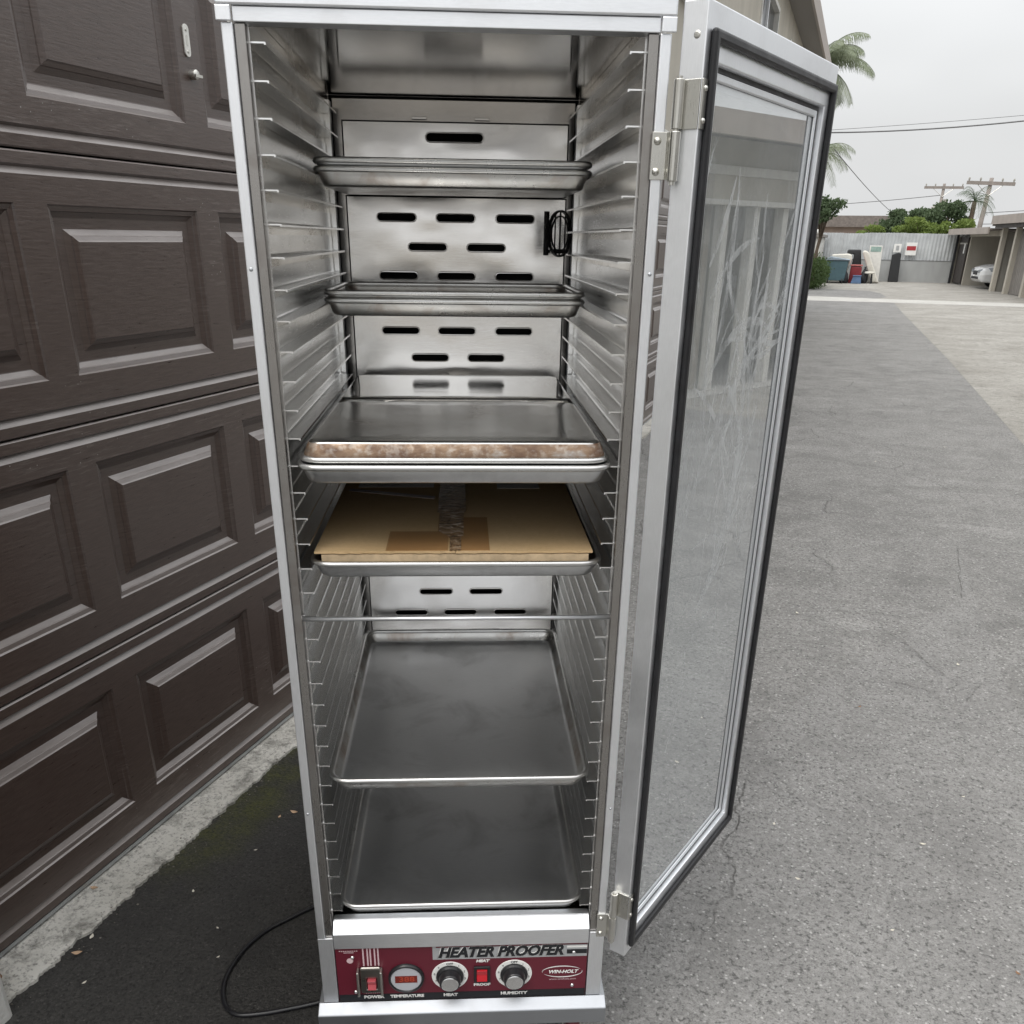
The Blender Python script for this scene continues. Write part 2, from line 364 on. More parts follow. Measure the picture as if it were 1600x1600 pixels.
def m_foliage(name, a, b):
    q = N(name); oi = q.n('ShaderNodeObjectInfo'); n = q.noise(q.co(), 3.5, 3)
    q.set(col=q.mix(q.rng(n,.3,.7,0,1), a, b), rough=.6, spec=.3)
    tr = q.n('ShaderNodeBsdfTranslucent'); tr.inputs['Color'].default_value = (*[x*1.3 for x in b], 1)
    ms = q.n('ShaderNodeMixShader'); ms.inputs[0].default_value = .3
    q.l(q.b.outputs[0], ms.inputs[1]); q.l(tr.outputs[0], ms.inputs[2]); q.l(ms.outputs[0], q.out.inputs[0]); return q.m
LEAF_D = m_foliage('dark_leaves', (.050,.080,.040), (.10,.14,.072)); LEAF_L = m_foliage('light_leaves', (.10,.15,.035), (.20,.26,.07)); LEAF_P = m_foliage('palm_leaves', (.13,.16,.10), (.25,.28,.19)); LEAF_H = m_foliage('hedge_leaves', (.035,.065,.022), (.08,.12,.04))  # dark and palm leaf tones lightened to stand for distance haze
BARK = m_flat('bark', (.13,.10,.075), .9, var=.35, scale=14, bump=.6, bd=.02); WOODP = m_flat('pole_wood', (.27,.24,.22), .85, var=.2, scale=6)  # pole wood tone also paled for distance haze
WIRE = m_flat('cable_black', (.12,.12,.125), .6)

# ================================================================== setting: ground, alley
def sheet(name, poly, z, mat, thick=0.0):
    mb = MB()
    if thick: mb.prism(poly, 'z', z-thick, z)
    else: mb.add([(x,y,z) for x,y in poly], [tuple(range(len(poly)))])
    me = mb.mesh(name)
    if not thick and me.polygons[0].normal.z < 0: me.flip_normals()
    return struct(link(name, me, mat))
GRD = m_conc('bare_ground', (.16,.15,.13), (.24,.22,.19))
sheet('ground', [(-300,-300),(300,-300),(300,400),(-300,400)], -.012, GRD)
sheet('alley_asphalt', [(-1.62,-12),(5.0,-12),(5.0,7.6),(1.56,8.0),(1.54,8.5),(1.43,15.1),(1.17,24.4),(1.08,29.1),(-1.62,28.8)], 0, ASPH)
def jag(pts, amp, step=.06, seed=1):
    rd = random.Random(seed); o = []
    for (a, b) in zip(pts[:-1], pts[1:]):
        a = Vector(a); b = Vector(b); n = max(1, int((b-a).length/step)); t = (b-a).normalized(); nn = Vector((-t.y,t.x)); d = 0
        for i in range(n):
            d = .72*d+rd.uniform(-amp,amp); q = a.lerp(b, i/n)+nn*d; o.append((q.x,q.y))
    o.append(tuple(pts[-1])); return o
sheet('asphalt_patch', jag([(.775,-6),(.785,3.1),(.755,5.3)],.006)+jag([(.755,5.3),(.71,4.45),(-.09,2.8),(-.5,2.2)],.008)[1:]+[(-.62,2.0),(-.40,-6)], .004, ASPH_P)
sheet('dark_asphalt', [(-1.62,-6)]+[(-.40,-6)]+jag([(-.40,-6),(-.62,2.0),(-1.02,3.2),(-1.62,4.4)],.01)[1:], .006, ASPH_D)  # much darker asphalt tone along the garage door side
sheet('concrete_apron', [(5.0,-12),(14,-12),(14,29.2),(1.08,29.1),(1.17,24.4),(1.43,15.1),(1.54,8.5),(1.56,8.0),(5.0,7.6)], .001, CONC)
sheet('concrete_gutter', [(-1.62,28.8),(1.08,29.1),(14,29.2),(14,30.9),(1.5,30.9),(-1.62,31.3)], .005, CONC_L)
sheet('far_asphalt', [(-1.62,31.3),(.6,31.1),(.95,32),(.8,34.4),(.45,36),(-1.62,37.0)], .003, ASPH)
sheet('far_concrete', [(-1.62,37.0),(.45,36),(.8,34.4),(.95,32),(.6,31.1),(1.5,30.9),(14,30.9),(14,47),(-3,47),(-3,37.0)], .002, CONC)
# rough concrete strip along the garage door threshold
sp_in = jag([(-1.485,.94),(-1.49,2.1),(-1.50,6.2)], .0042, .006, 5)
sheet('threshold_strip', [(-1.68,.94)]+sp_in+[(-1.68,6.2)], .014, CONC_S, thick=.022)
sheet('threshold_strip', [(-1.68,6.2)]+jag([(-1.50,6.2),(-1.48,11.4)],.010,.05,6)+[(-1.68,11.4)], .020, CONC_S, thick=.03)

# ================================================================== left building with its garage doors (wall plane x = -1.6, faces +x)
def holes_face(outer, holes, extra_edges=None):
    """planar face (2d) with polygon holes -> (verts2d, faces)"""
    bm = bmesh.new(); ed = []
    for loop in [outer]+holes:
        vs = [bm.verts.new((x, y, 0)) for x, y in loop]
        ed += [bm.edges.new((vs[i], vs[(i+1) % len(vs)])) for i in range(len(vs))]
    bmesh.ops.triangle_fill(bm, edges=ed, use_beauty=True)
    bm.verts.index_update(); v = [(q.co.x, q.co.y) for q in bm.verts]; f = [tuple(q.index for q in fc.verts) for fc in bm.faces]
    bm.free(); return v, f
PW, PP, PH = .485, .570, .340
def panel_mesh():
    mb = MB(); lo = []
    prof = [(0,0),(.003,-.004),(.012,-.007),(.0135,-.010),(.024,-.0165),(.026,-.017),(.046,-.017),(.048,-.0155),(.058,-.0095),(.0595,-.0065),(.068,-.0025),(.071,0)]
    for ins, d in prof:
        lo.append([(d, ins, ins),(d, PW-ins, ins),(d, PW-ins, PH-ins),(d, ins, PH-ins)])
    vs = [q for l in lo for q in l]; fs = []
    for i in range(len(lo)-1):
        for k in range(4): a, b = i*4, i*4+4; fs.append((a+k, a+(k+1) % 4, b+(k+1) % 4, b+k))
    fs.append(tuple((len(lo)-1)*4+k for k in range(4)))
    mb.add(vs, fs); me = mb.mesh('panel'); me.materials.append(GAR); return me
PANEL = panel_mesh()
JOINT = [.030, .586, 1.126, 1.666, 2.205]; PZ = [.147, .697, 1.230, 1.760]
def garage_door(y0, ncol, label):
    W = ncol*PP+.03; root = empty('garage_door', (-1.60, y0, .022))
    tag(root, label, 'garage door')
    for r in range(4):
        z0, z1 = JOINT[r]-.022+.002, JOINT[r+1]-.022-.002
        cols = [(.05+c*PP, .05+c*PP+PW) for c in range(ncol)]
        pz = PZ[r]-.022
        gl, gh = z0+.036, z1-.036
        v, f = holes_face([(0,gl+.006),(W,gl+.006),(W,gh-.006),(0,gh-.006)], [[(a,pz),(b,pz),(b,pz+PH),(a,pz+PH)] for a, b in cols])
        mb = MB(); mb.add([(0,p[0],p[1]) for p in v], f)
        def strip(za, xa, zb, xb): mb.add([(xa,0,za),(xa,W,za),(xb,W,zb),(xb,0,zb)], [(0,1,2,3)])
        # V grooves beside both section joints and a rounded tongue at the joint
        strip(z0,-.004,z0+.003,-.0005); strip(z0+.003,-.0005,gl-.012,0); strip(gl-.012,0,gl+.001,-.009); strip(gl+.001,-.009,gl+.006,0)
        strip(gh-.006,0,gh+.007,-.009); strip(gh+.007,-.009,gh+.012,0); strip(gh+.012,0,z1-.003,-.0005); strip(z1-.003,-.0005,z1,-.004)
        mb.add([(-.004,0,z0),(-.004,W,z0),(-.045,W,z0),(-.045,0,z0),(-.004,0,z1),(-.004,W,z1),(-.045,W,z1),(-.045,0,z1)],
               [(0,1,2,3),(4,5,6,7),(2,3,7,6)])
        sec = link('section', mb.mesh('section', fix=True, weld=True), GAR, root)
        for p in sec.data.polygons:
            pass
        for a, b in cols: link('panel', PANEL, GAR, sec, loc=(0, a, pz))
    obj('bottom_seal', MB().box(-.040,-.002,0,W,-.002,.009), ALU_D, root)
    return root
gd = garage_door(1.0, 8, 'dark brown panelled garage door with a small lock plate, beside the open cabinet')
gd2 = garage_door(6.30, 8, 'dark brown garage door glimpsed in the gap beside the cabinet hinges')
# lock plate with key cylinder and turned handle stub
def plate(y, z, w, h):
    n = 6; pts = []
    r = w*.45
    for cx, cz, a0 in ((w/2-r,h/2-r,0),(-w/2+r,h/2-r,90),(-w/2+r,-h/2+r,180),(w/2-r,-h/2+r,270)):
        for k in range(n+1): a = R(a0+90*k/n); pts.append((y+cx+r*math.cos(a), z+cz+r*math.sin(a)))
    return pts
lp = obj('lock_plate', MB().prism(plate(2.143-1.0, 1.934-.022, .021, .066), 'x', 0, .004), m_flat('bright_plate',(.75,.74,.70),.35,metal=.4), gd, bevel=.0008)
for dz in (-.022, .022): obj('screw', MB().lathe([(0,.002),(.003,.002),(.004,0)], 10, 'x', (.004, 2.143-1.0, 1.934-.022+dz)), HINGE, lp)
obj('key_slot', MB().prism(plate(2.143-1.0, 1.934-.022, .007, .022), 'x', .0035, .0046), HINGE, lp)
hd = obj('lock_cylinder', MB().lathe([(0,.016),(.010,.016),(.011,.014),(.011,0)], 16, 'x', (0, 2.150-1.0, 1.866-.022)), HINGE, gd, smooth=True)
obj('lock_pawl', MB().box(.014,.020,2.140-1.0,2.166-1.0,1.860-.022,1.866-.022), HINGE, hd)

bl = empty('apartment_building', (-1.62, 0, 0))
tag(bl, 'two-storey beige stucco building with overhanging eave above the garage doors', 'building')
wallmb = MB(); v, f = holes_face([(.96,-.3),(25,-.3),(25,4.78),(.96,4.78)], [[(1.0,-.2),(1.0,2.205),(5.59,2.205),(5.59,-.2)],[(6.30,-.2),(6.30,2.205),(10.89,2.205),(10.89,-.2)],
        [(13.4,3.25),(13.4,4.45),(15.5,4.45),(15.5,3.25)],[(17.6,3.25),(17.6,4.45),(19.4,4.45),(19.4,3.25)],[(8.0,3.25),(8.0,4.3),(9.6,4.3),(9.6,3.25)]])
wallmb.add([(0,a,b) for a, b in v], f)
fw = link('wall', wallmb.mesh('wall'), STUC, bl); so = fw.modifiers.new('solid','SOLIDIFY'); so.thickness = .16; so.offset = -1
if fw.data.polygons[0].normal.x < 0: fw.data.flip_normals()
obj('end_wall', MB().box(-9,-.16,24.8,25,-.05,4.78), STUC, bl)
obj('rear_wall', MB().box(-9.2,-9,.96,25,-.05,4.78), STUC, bl)
obj('near_wall', MB().box(-9,-.165,.96,1.12,-.05,4.78), STUC, bl)
obj('garage_floor_slab', MB().box(-8.9,-.2,1.2,24.7,-.04,.02), CONC, bl)
obj('upper_floor', MB().box(-8.9,-.2,1.2,24.7,2.4,2.6), STUC, bl)
obj('soffit', MB().box(-9.3,.32,.8,25.4,4.782,4.83), EAVE, bl)
obj('fascia', MB().box(.322,.36,.78,25.42,4.76,5.02), FASC, bl)
obj('roof', MB().prism([(-9.6,4.832),(.319,4.832),(.319,5.00),(-4.6,6.5),(-9.6,5.0)], 'y', .78, 25.4), SHING, bl)
def window(par, y0, y1, z0, z1, x=0.0, mull=True):
    def rg(a, b, c, d, t, xa, xb):
        mb = MB(); mb.ring((a,c,b,d),(a+t,c+t,b-t,d-t),0,xb-xa)
        mb.v = [(xa+q[1], q[0], q[2]) for q in mb.v]; return mb
    fr = obj('window', rg(y0,y1,z0,z1,.05,x-.10,x+.02), TRIM_W, par, bevel=.004)
    obj('pane', MB().box(x-.06,x-.052,y0+.05,y1-.05,z0+.05,z1-.05), WGLASS, fr)
    if mull: obj('mullion', MB().box(x-.05,x-.02,(y0+y1)/2-.025,(y0+y1)/2+.025,z0+.05,z1-.05), ALU, fr)
    obj('sill', MB().box(x+.0,x+.06,y0-.05,y1+.05,z0-.05,z0-.002), TRIM_W, fr)
window(bl,13.4,15.5,3.25,4.45); window(bl,17.6,19.4,3.25,4.45); window(bl,8.0,9.6,3.25,4.3)
obj('garage_trim', MB().box(.002,.022,.97,5.62,2.207,2.30), TRIM_W, bl); obj('garage_trim', MB().box(.002,.022,6.27,10.92,2.207,2.30), TRIM_W, bl)
pier = obj('pier', MB().box(-2.0,-1.452,-.9,.958,-.02,2.6), STUC_W, bevel=.012)
tag(pier, 'rough white stucco pier at the edge of the garage door threshold', 'pier')

# ================================================================== heated proofing cabinet
CAB_A = R(22.571); CO = (-0.5044, 1.1796, 0)
cab = empty('heater_proofer', CO, CAB_A)
tag(cab, 'tall aluminium heated proofing cabinet with its glass door swung open', 'proofing cabinet')
for s in (-1, 1):
    x0, x1 = sorted((s*.2545, s*.2685))
    up = obj('upright', MB().box(x0,x1,0,.030,.3395,1.7445), ALU, cab, bevel=.0015)
    x0, x1 = sorted((s*.2405, s*.2685))
    obj('upright_foot', MB().box(x0,x1,.0005,.030,.180,.339), ALU, cab, bevel=.001)
    x0, x1 = sorted((s*.2412, s*.254))
    obj('jamb_strip', MB().box(x0,x1,.005,.028,.340,1.7445), JAMB, cab, bevel=.001)
    x0, x1 = sorted((s*.2475, s*.2668))
    obj('side_panel', MB().box(x0,x1,.031,.800,.182,1.7750), STEEL_S, cab)
    for zz in (1.478, .62):
        obj('rivet', MB().lathe([(0,-.0016),(.0016,-.0012),(.0026,0)], 10, 'y', (s*.2625, -.0002, zz)), ALU_D, cab)
obj('header', MB().box(-.2545,.2545,.001,.030,1.7450,1.7605), ALU_H, cab, bevel=.001)
cap = obj('top_cap', MB().box(-.2725,.2725,-.004,.0305,1.7610,1.800), ALU_H, cab, bevel=.002)
obj('roof_panel', MB().box(-.2725,.2725,.031,.806,1.7755,1.7995), ALU_H, cab)
for s in (-1, 1):
    x0, x1 = sorted((s*.2550, s*.2728))
    obj('corner_clip', MB().box(x0,x1,-.0045,-.001,1.7450,1.7605), ALU, cab, bevel=.001)
obj('back_wall', MB().box(-.2668,.2668,.782,.801,.182,1.7665), STEEL_B, cab)
obj('corner_seam', MB().box(-.2465,.2465,.776,.7815,1.7625,1.7665), DARK, cab)
for s in (-1,1): obj('corner_seam', MB().box(min(s*.2405,s*.2465),max(s*.2405,s*.2465),.776,.7815,.36,1.7620), DARK, cab)
obj('ceiling', MB().box(-.247,.247,.031,.781,1.7670,1.7750), STEEL_C, cab)
obj('cavity_floor', MB().box(-.2405,.2405,.031,.781,.338,.345), STEEL_S, cab)
obj('sill_trim', MB().prism([(-.004,.318),(-.004,.3515),(-.003,.353),(.014,.3705),(.017,.3715),(.030,.3715),(.030,.3455),(.004,.3455),(.004,.318)], 'x', -.2385, .2385), ALU_H, cab)
# perforated air duct in front of the back wall
def slot(cx, cz, w=.078, h=.0125, n=5):
    r = h/2; pts = []
    for s, a0 in ((1,-90),(-1,90)):
        for k in range(n+1): a = R(a0+180*k/n); pts.append((cx+s*(w/2-r)+r*math.cos(a), cz+r*math.sin(a)))
    return pts
def duct(name, x0, x1, z0, z1, slots):
    v, f = holes_face([(x0,z0),(x1,z0),(x1,z1),(x0,z1)], [slot(c,z_,w_+.0060,h_+.0060) for c, z_, w_, h_ in slots])
    mb = MB(); mb.add([(a,.735,b) for a, b in v], f)
    for c, z_, w_, h_ in slots:
        lps = [(.0060,.735),(.0036,.7332),(.0016,.7330),(0,.7345),(0,.7430)]; n = 12; vs = []
        for g_, y_ in lps: vs += [(a,y_,b) for a, b in slot(c,z_,w_+g_,h_+g_)]
        mb.add(vs, [(k*n+i,k*n+(i+1) % n,(k+1)*n+(i+1) % n,(k+1)*n+i) for k in range(len(lps)-1) for i in range(n)])
    for a, b, c, d in ((x0,z0,x0,z1),(x1,z0,x1,z1),(x0,z1,x1,z1),(x0,z0,x1,z0)):
        mb.add([(a,.735,b),(c,.735,d),(c,.781,d),(a,.781,b)], [(0,1,2,3)])
    return link(name, mb.mesh(name, weld=True), STEEL, cab)
duct('duct_panel', -.216,.222, 1.597,1.719, [(0,1.695,.110,.013)])
for a_, b_ in ((1.597,1.719),(.37,1.590)): obj('duct_gap_shade', MB().ring((-.2185,a_-.0025,.2245,b_+.0025),(-.2165,a_-.0005,.2225,b_+.0005),.7335,.780), DARK, cab)  # black ring painted as the shaded gap round each duct panel
S = []; z = 1.554+.0538; three = True
while z > .40:
    if z > 1.58:
        z -= .0538; continue
    S += [(x, z, .076, .0115) for x in ((-.119,0,.121) if three else (-.058,.062))]; three = not three; z -= .0538
duct('duct_panel', -.216,.222, .37,1.590, S)
obj('duct_backing', MB().box(-.212,.218,.770,.780,.38,1.715), DARK, cab)
for x in (-.085,.04): obj('hanger_tab', MB().box(x,x+.03,.776,.781,1.7285,1.7335), STEEL, cab, bevel=.001)
# slide rails, 36 pairs
PITCH = .03938; Z0 = 1.729
LV = [Z0-PITCH*k for k in range(35)]
rl = MB().prism([(0,0),(0,.0275),(.0012,.0275),(.0012,.0040),(.0024,.0018),(.0050,.0010),(.0255,.0010),(.0258,.0002),(.0258,-.0022),(.0240,-.0022),(.0238,-.0008),(.004,-.0008)], 'y', .020, .690).mesh('slide_rail')
rr = rl.copy()
for vv in rr.vertices: vv.co.x *= -1
rr.flip_normals()
rl.materials.append(RAIL); rr.materials.append(RAIL)
for zz in LV:
    link('slide_rail', rl, RAIL, cab, loc=(-.2473,0,zz-.001)); link('slide_rail', rr, RAIL, cab, loc=(.2473,0,zz-.001))
for s in (-1,1):
    for yy, wd in ((.026,.004),(.700,.012),(.722,.008)):
        x0, x1 = sorted((s*.2472, s*(.2400 if yy < .1 else .236)))
        obj('rail_post', MB().box(x0,x1,yy-(.004 if yy<.1 else 0),yy+wd-(.004 if yy<.1 else 0),.346,1.750), RAIL if yy < .71 else ALU_D, cab)
obj('cross_rod', MB().tube([(-.2460,.012,.9785),(.2460,.012,.9785)], .0034, 10), ALU_H, cab, smooth=True)
# round dial thermometer hanging at the rear
th = obj('thermometer', MB().lathe([(.0385,.003),(.0415,.003),(.0415,-.003),(.0385,-.003),(.0385,.003)], 32, 'y'), KNOB, cab, loc=(.204,.640,1.528), rot=(0,0,R(52)), smooth=False)
obj('inner_ring', MB().lathe([(.030,.0015),(.032,.0015),(.032,-.0015),(.030,-.0015),(.030,.0015)], 28, 'y'), KNOB, th)
for q_ in (-.018,.0,.018): obj('spoke', MB().box(q_-.0018,q_+.0018,-.001,.001,-.0380,.0380) if abs(q_) < .01 else MB().box(q_-.0012,q_+.0012,-.001,.001,-.033,.033), KNOB, th)
obj('weight', MB().prism([(-.030,-.027),(.030,-.027),(.022,-.035),(-.022,-.035)], 'y', -.004, .004), KNOB, th)
obj('bracket', MB().box(-.052,-.0425,-.002,.004,-.038,.038), KNOB, th); obj('bracket_arm', MB().box(-.043,-.036,-.002,.002,-.034,-.028), KNOB, th)
# base tray and casters
obj('base_tray', MB().prism([(-.022,.130),(-.022,.166),(-.020,.168),(.0,.1785),(.812,.1785),(.812,.130)], 'x', -.2785,.2785), ALU_B, cab, bevel=.0015)
for sx in (-1,1):
    for yy in (.06,.74):
        ct = obj('caster', MB().box(sx*.225-.035,sx*.225+.035,yy-.03,yy+.045,.118,.129), HINGE, cab)
        obj('wheel', MB().lathe([(0,-.014),(.042,-.014),(.050,-.010),(.050,.010),(.042,.014),(0,.014)], 24, 'x', (sx*.225,yy+.02,.0505)), MAROON, ct)
        for q in (-.02,.016): obj('fork', MB().box(sx*.225+q,sx*.225+q+.004,yy-.005,yy+.035,.040,.118), HINGE, ct)
# ---- control panel
cp = obj('control_panel', MB().box(-.2385,.2385,.0012,.006,.181,.317), MAROON, cab)
FY = .0012
def dec(name, x0, x1, z0, z1, mat, lift=.0004, par=cp): return obj(name, MB().box(x0,x1,FY-lift,FY,z0,z1), mat, par)
dec('black_band', -.2380,.2380,.1815,.1975, BLACK_P)
dec('silver_band', -.0565,.2380,.281,.3165, SILVER_P)
dec('white_line', .199,.2375,.303,.3075, WHITE_P, .0008); dec('black_line', .199,.2375,.288,.2985, BLACK_P, .0008); dec('black_line', -.05,.2375,.3105,.3135, MAROON, .0008)
text('heater_proofer_lettering', 'HEATER PROOFER', .0335, WHITE_P, cp, (.072,FY-.0006,.2975), shear=.28, bold=.0027, ext=0, sx=.86)
text('heater_proofer_lettering', 'HEATER PROOFER', .0335, BLACK_P, cp, (.0725,FY-.0013,.2975), shear=.28, bold=.0017, sx=.86)
for x, s in ((-.172,'POWER'),(-.108,'TEMPERATURE'),(-.024,'HEAT'),(.099,'HUMIDITY')):
    text('control_lettering', s, .0098, WHITE_P, cp, (x,FY-.0006,.1902), bold=.0006, sx=1.12 if len(s) < 9 else 1.0)
text('control_lettering', 'HEAT', .0085, WHITE_P, cp, (.038,FY-.0004,.2745), shear=.2, bold=.0006, sx=1.15); text('control_lettering', 'PROOF', .0085, WHITE_P, cp, (.037,FY-.0004,.2145), bold=.0006, sx=1.15)
for x in (-.187,-.179,-.1735,-.1655,-.159): dec('stripe', x-.0014,x+.0014,.270,.3165, PINK_P)
for k in range(9): dec('tick_mark', -.187+k*.0035,-.1857+k*.0035,.1995,.2045, PINK_P)
for z_, x0, x1 in ((.3075,-.232,-.196),(.3035,-.223,-.204)):
    for k in range(9): dec('fine_print', x0+(x1-x0)*k/9, x0+(x1-x0)*(k+.72)/9, z_-.0009,z_+.0009, PINK_P)
# certification badge
obj('round_badge', MB().lathe([(0,FY-.0004),(.0062,FY-.0004),(.0062,FY)], 16, 'y', (-.2125,0,.2835)), PINK_P, cp)
for x, zz in ((-.2075,.2915),(-.206,.2045),(.2125,.2905),(.2125,.2065)):
    obj('screw', MB().lathe([(0,FY-.0028),(.0022,FY-.0025),(.0036,FY-.001),(.0038,FY)], 14, 'y', (x,0,zz)), KNOB_CAP, cp, smooth=True)
# power switch with guard
sw = obj('power_switch', MB().ring((-.1945,.2065,-.1555,.2700),(-.1825,.2165,-.1640,.2440),FY-.007,FY), SWB, cp, bevel=.003)
for x in (-.1985,-.1545): obj('switch_guard', MB().box(x-.0022,x+.0022,FY-.016,FY,.2065,.266), HINGE, cp, bevel=.001)
obj('rocker', MB().prism([(FY-.013,.2415),(FY-.008,.230),(FY-.012,.2185),(FY,.2185),(FY,.2415)], 'x', -.1812,-.1653), RED_SW2, cp, bevel=.001)
# temperature readout
bz = obj('temperature_display', MB().lathe([(0,FY-.006),(.0285,FY-.006),(.0315,FY-.003),(.0325,FY)], 36, 'y', (-.108,0,.2385)), GREY_PL, cp)
obj('bezel_ring', MB().lathe([(.0300,FY-.0035),(.0305,FY-.0075),(.0335,FY-.007),(.0345,FY)], 36, 'y', (-.108,0,.2385)), KNOB, cp, smooth=True)
obj('readout_window', MB().box(-.129,-.087,FY-.0066,FY-.006,.2305,.2475), LED_BG, cp)
text('readout_digits', '388', .0165, LED, cp, (-.107,FY-.0068,.239), bold=.0003, sx=1.25)
# two dials
def dial(x, zc, name):
    rg = obj('dial_ring', MB().lathe([(0,FY-.0012),(.0345,FY-.0012),(.0350,FY)], 40, 'y', (x,0,zc)), WHITE_P, cp)
    text('dial_lettering', 'OFF', .0075, BLACK_P, cp, (x,FY-.0014,zc+.0300), bold=.0002)
    for k in range(1, 10):
        a = R(90-36*k*.97); text('dial_lettering', str(k), .0072, BLACK_P, cp, (x+.0298*math.cos(a),FY-.0014,zc+.0298*math.sin(a)))
    kb = obj('knob', MB().lathe([(.0265,FY-.0013),(.0265,FY-.005),(.0235,FY-.008),(.0215,FY-.0085),(.0200,FY-.022),(.0185,FY-.024),(0,FY-.024)], 32, 'y', (x,0,zc)), KNOB, cp)
    obj('knob_cap', MB().lathe([(0,FY-.0252),(.0158,FY-.0252),(.0168,FY-.0245),(.0168,FY-.024)], 28, 'y', (x,0,zc)), KNOB_CAP, cp)
dial(-.0245, .2400, 'heat'); dial(.0985, .2405, 'humidity')
obj('selector_switch', MB().ring((.0215,.2215,.0525,.2625),(.0262,.2262,.0478,.2560),FY-.004,FY), KNOB, cp, bevel=.001)
obj('selector_rocker', MB().prism([(FY-.007,.2550),(FY-.003,.2410),(FY-.0065,.2272),(FY,.2272),(FY,.2550)], 'x', .0270,.0470), RED_SW, cp, bevel=.001)
# maker's emblem: swoosh ellipse, name and address line
def swoosh(a0, a1, cx, cz, rx, rz, w0, w1):
    n = 26; vs = []; 
    for k in range(n+1):
        t = k/n; a = R(a0+(a1-a0)*t); wd = w0+(w1-w0)*math.sin(math.pi*t)**.8
        for sg in (1, 0): vs.append((cx+(rx+sg*wd*.6)*math.cos(a), FY-.0004, cz+(rz+sg*wd)*math.sin(a)))
    return MB().add(vs, [(2*k,2*k+1,2*k+3,2*k+2) for k in range(n)])
obj('emblem_swoosh', swoosh(25,190,.192,.2425,.0385,.0125,.0004,.0026), WHITE_P, cp); obj('emblem_swoosh', swoosh(205,372,.192,.2425,.0385,.0125,.0004,.0026), WHITE_P, cp)
text('emblem_lettering', 'WIN-HOLT', .0112, WHITE_P, cp, (.193,FY-.0005,.2420), shear=.28, bold=.0005, sx=1.0)
text('emblem_lettering', 'www.winholt.com', .0064, PINK_P, cp, (.193,FY-.0005,.2235), shear=.15, sx=1.12)

# ---- open glass door, hinged on the right upright
DA = R(53.06); P0 = (.3055, -.0205)
door = obj('door', MB().ring((0,.297,.532,1.7775),(.045,.345,.487,1.717),0,.032), ALU, cab, loc=(P0[0],P0[1],0), rot=(0,0,DA), bevel=.0015)
obj('gasket', MB().ring((.012,.3125,.5185,1.7500),(.0255,.3260,.5050,1.7365),-.009,0), BLACK_RUB, door, bevel=.004, seg=3)
obj('glazing_seal', MB().ring((.0452,.3452,.4868,1.7168),(.0505,.3505,.4815,1.7115),.009,.028), BLACK_RUB, door)
obj('glazing_bead', MB().ring((.0507,.3507,.4813,1.7113),(.060,.3605,.472,1.7015),.0085,.0122), ALU, door, bevel=.0025)
obj('spacer_bar', MB().ring((.0532,.3542,.4788,1.7078),(.066,.367,.466,1.695),.0165,.0225), ALU, door)
def m_glass():
    q = N('dusty_door_glass'); t = q.t
    g = q.n('ShaderNodeNewGeometry'); ior = q.rng(g.outputs['Backfacing'],0,1,1.52,1/1.52)
    fr = q.n('ShaderNodeFresnel'); q.l(ior, fr.inputs['IOR'])
    gl = q.n('ShaderNodeBsdfGlossy'); gl.inputs['Roughness'].default_value = 0.0; gl.inputs['Color'].default_value = (.98,.99,1,1)
    tr = q.n('ShaderNodeBsdfTransparent'); tr.inputs['Color'].default_value = (.93,.95,.95,1)
    m1 = q.n('ShaderNodeMixShader'); q.l(q.math('MULTIPLY', fr.outputs[0], 3.2), m1.inputs[0]); q.l(tr.outputs[0], m1.inputs[1]); q.l(gl.outputs[0], m1.inputs[2])
    # wiped dirt: thin even film plus feathery smears
    sx = q.n('ShaderNodeSeparateXYZ'); q.l(q.tc.outputs['Object'], sx.inputs[0])
    film = q.noise(q.co(scale=(1,1,.7)), 4.5, 4, .55, .6)
    str1 = q.noise(q.co(scale=(3.0,1,.9), rot=(0,R(28),0)), 5.0, 6, .62, 3.4)
    str2 = q.noise(q.co(scale=(4.5,1,.8), rot=(0,R(-38),0), loc=(3,0,1)), 4.5, 5, .58, 2.6)
    zone = q.math('MULTIPLY', q.rng(sx.outputs[2],.80,1.20,.06,1), q.rng(sx.outputs[2],1.68,1.5,.15,1))
    sm = q.math('MAXIMUM', q.rng(str1,.535,.565,0,.42), q.rng(str2,.555,.585,0,.36))
    d = q.math('ADD', q.rng(film,.35,.7,.15,.25), q.math('MULTIPLY', sm, q.math('MULTIPLY', zone, .25)))
    df = q.n('ShaderNodeBsdfDiffuse'); df.inputs['Color'].default_value = (.80,.82,.83,1)
    tl = q.n('ShaderNodeBsdfTranslucent'); tl.inputs['Color'].default_value = (.80,.82,.83,1)
    m2 = q.n('ShaderNodeMixShader'); m2.inputs[0].default_value = .4; q.l(df.outputs[0], m2.inputs[1]); q.l(tl.outputs[0], m2.inputs[2])
    m3 = q.n('ShaderNodeMixShader'); q.l(d, m3.inputs[0]); q.l(m1.outputs[0], m3.inputs[1]); q.l(m2.outputs[0], m3.inputs[2]); q.l(m3.outputs[0], q.out.inputs[0])
    return q.m, q
GLASS, _ = m_glass()
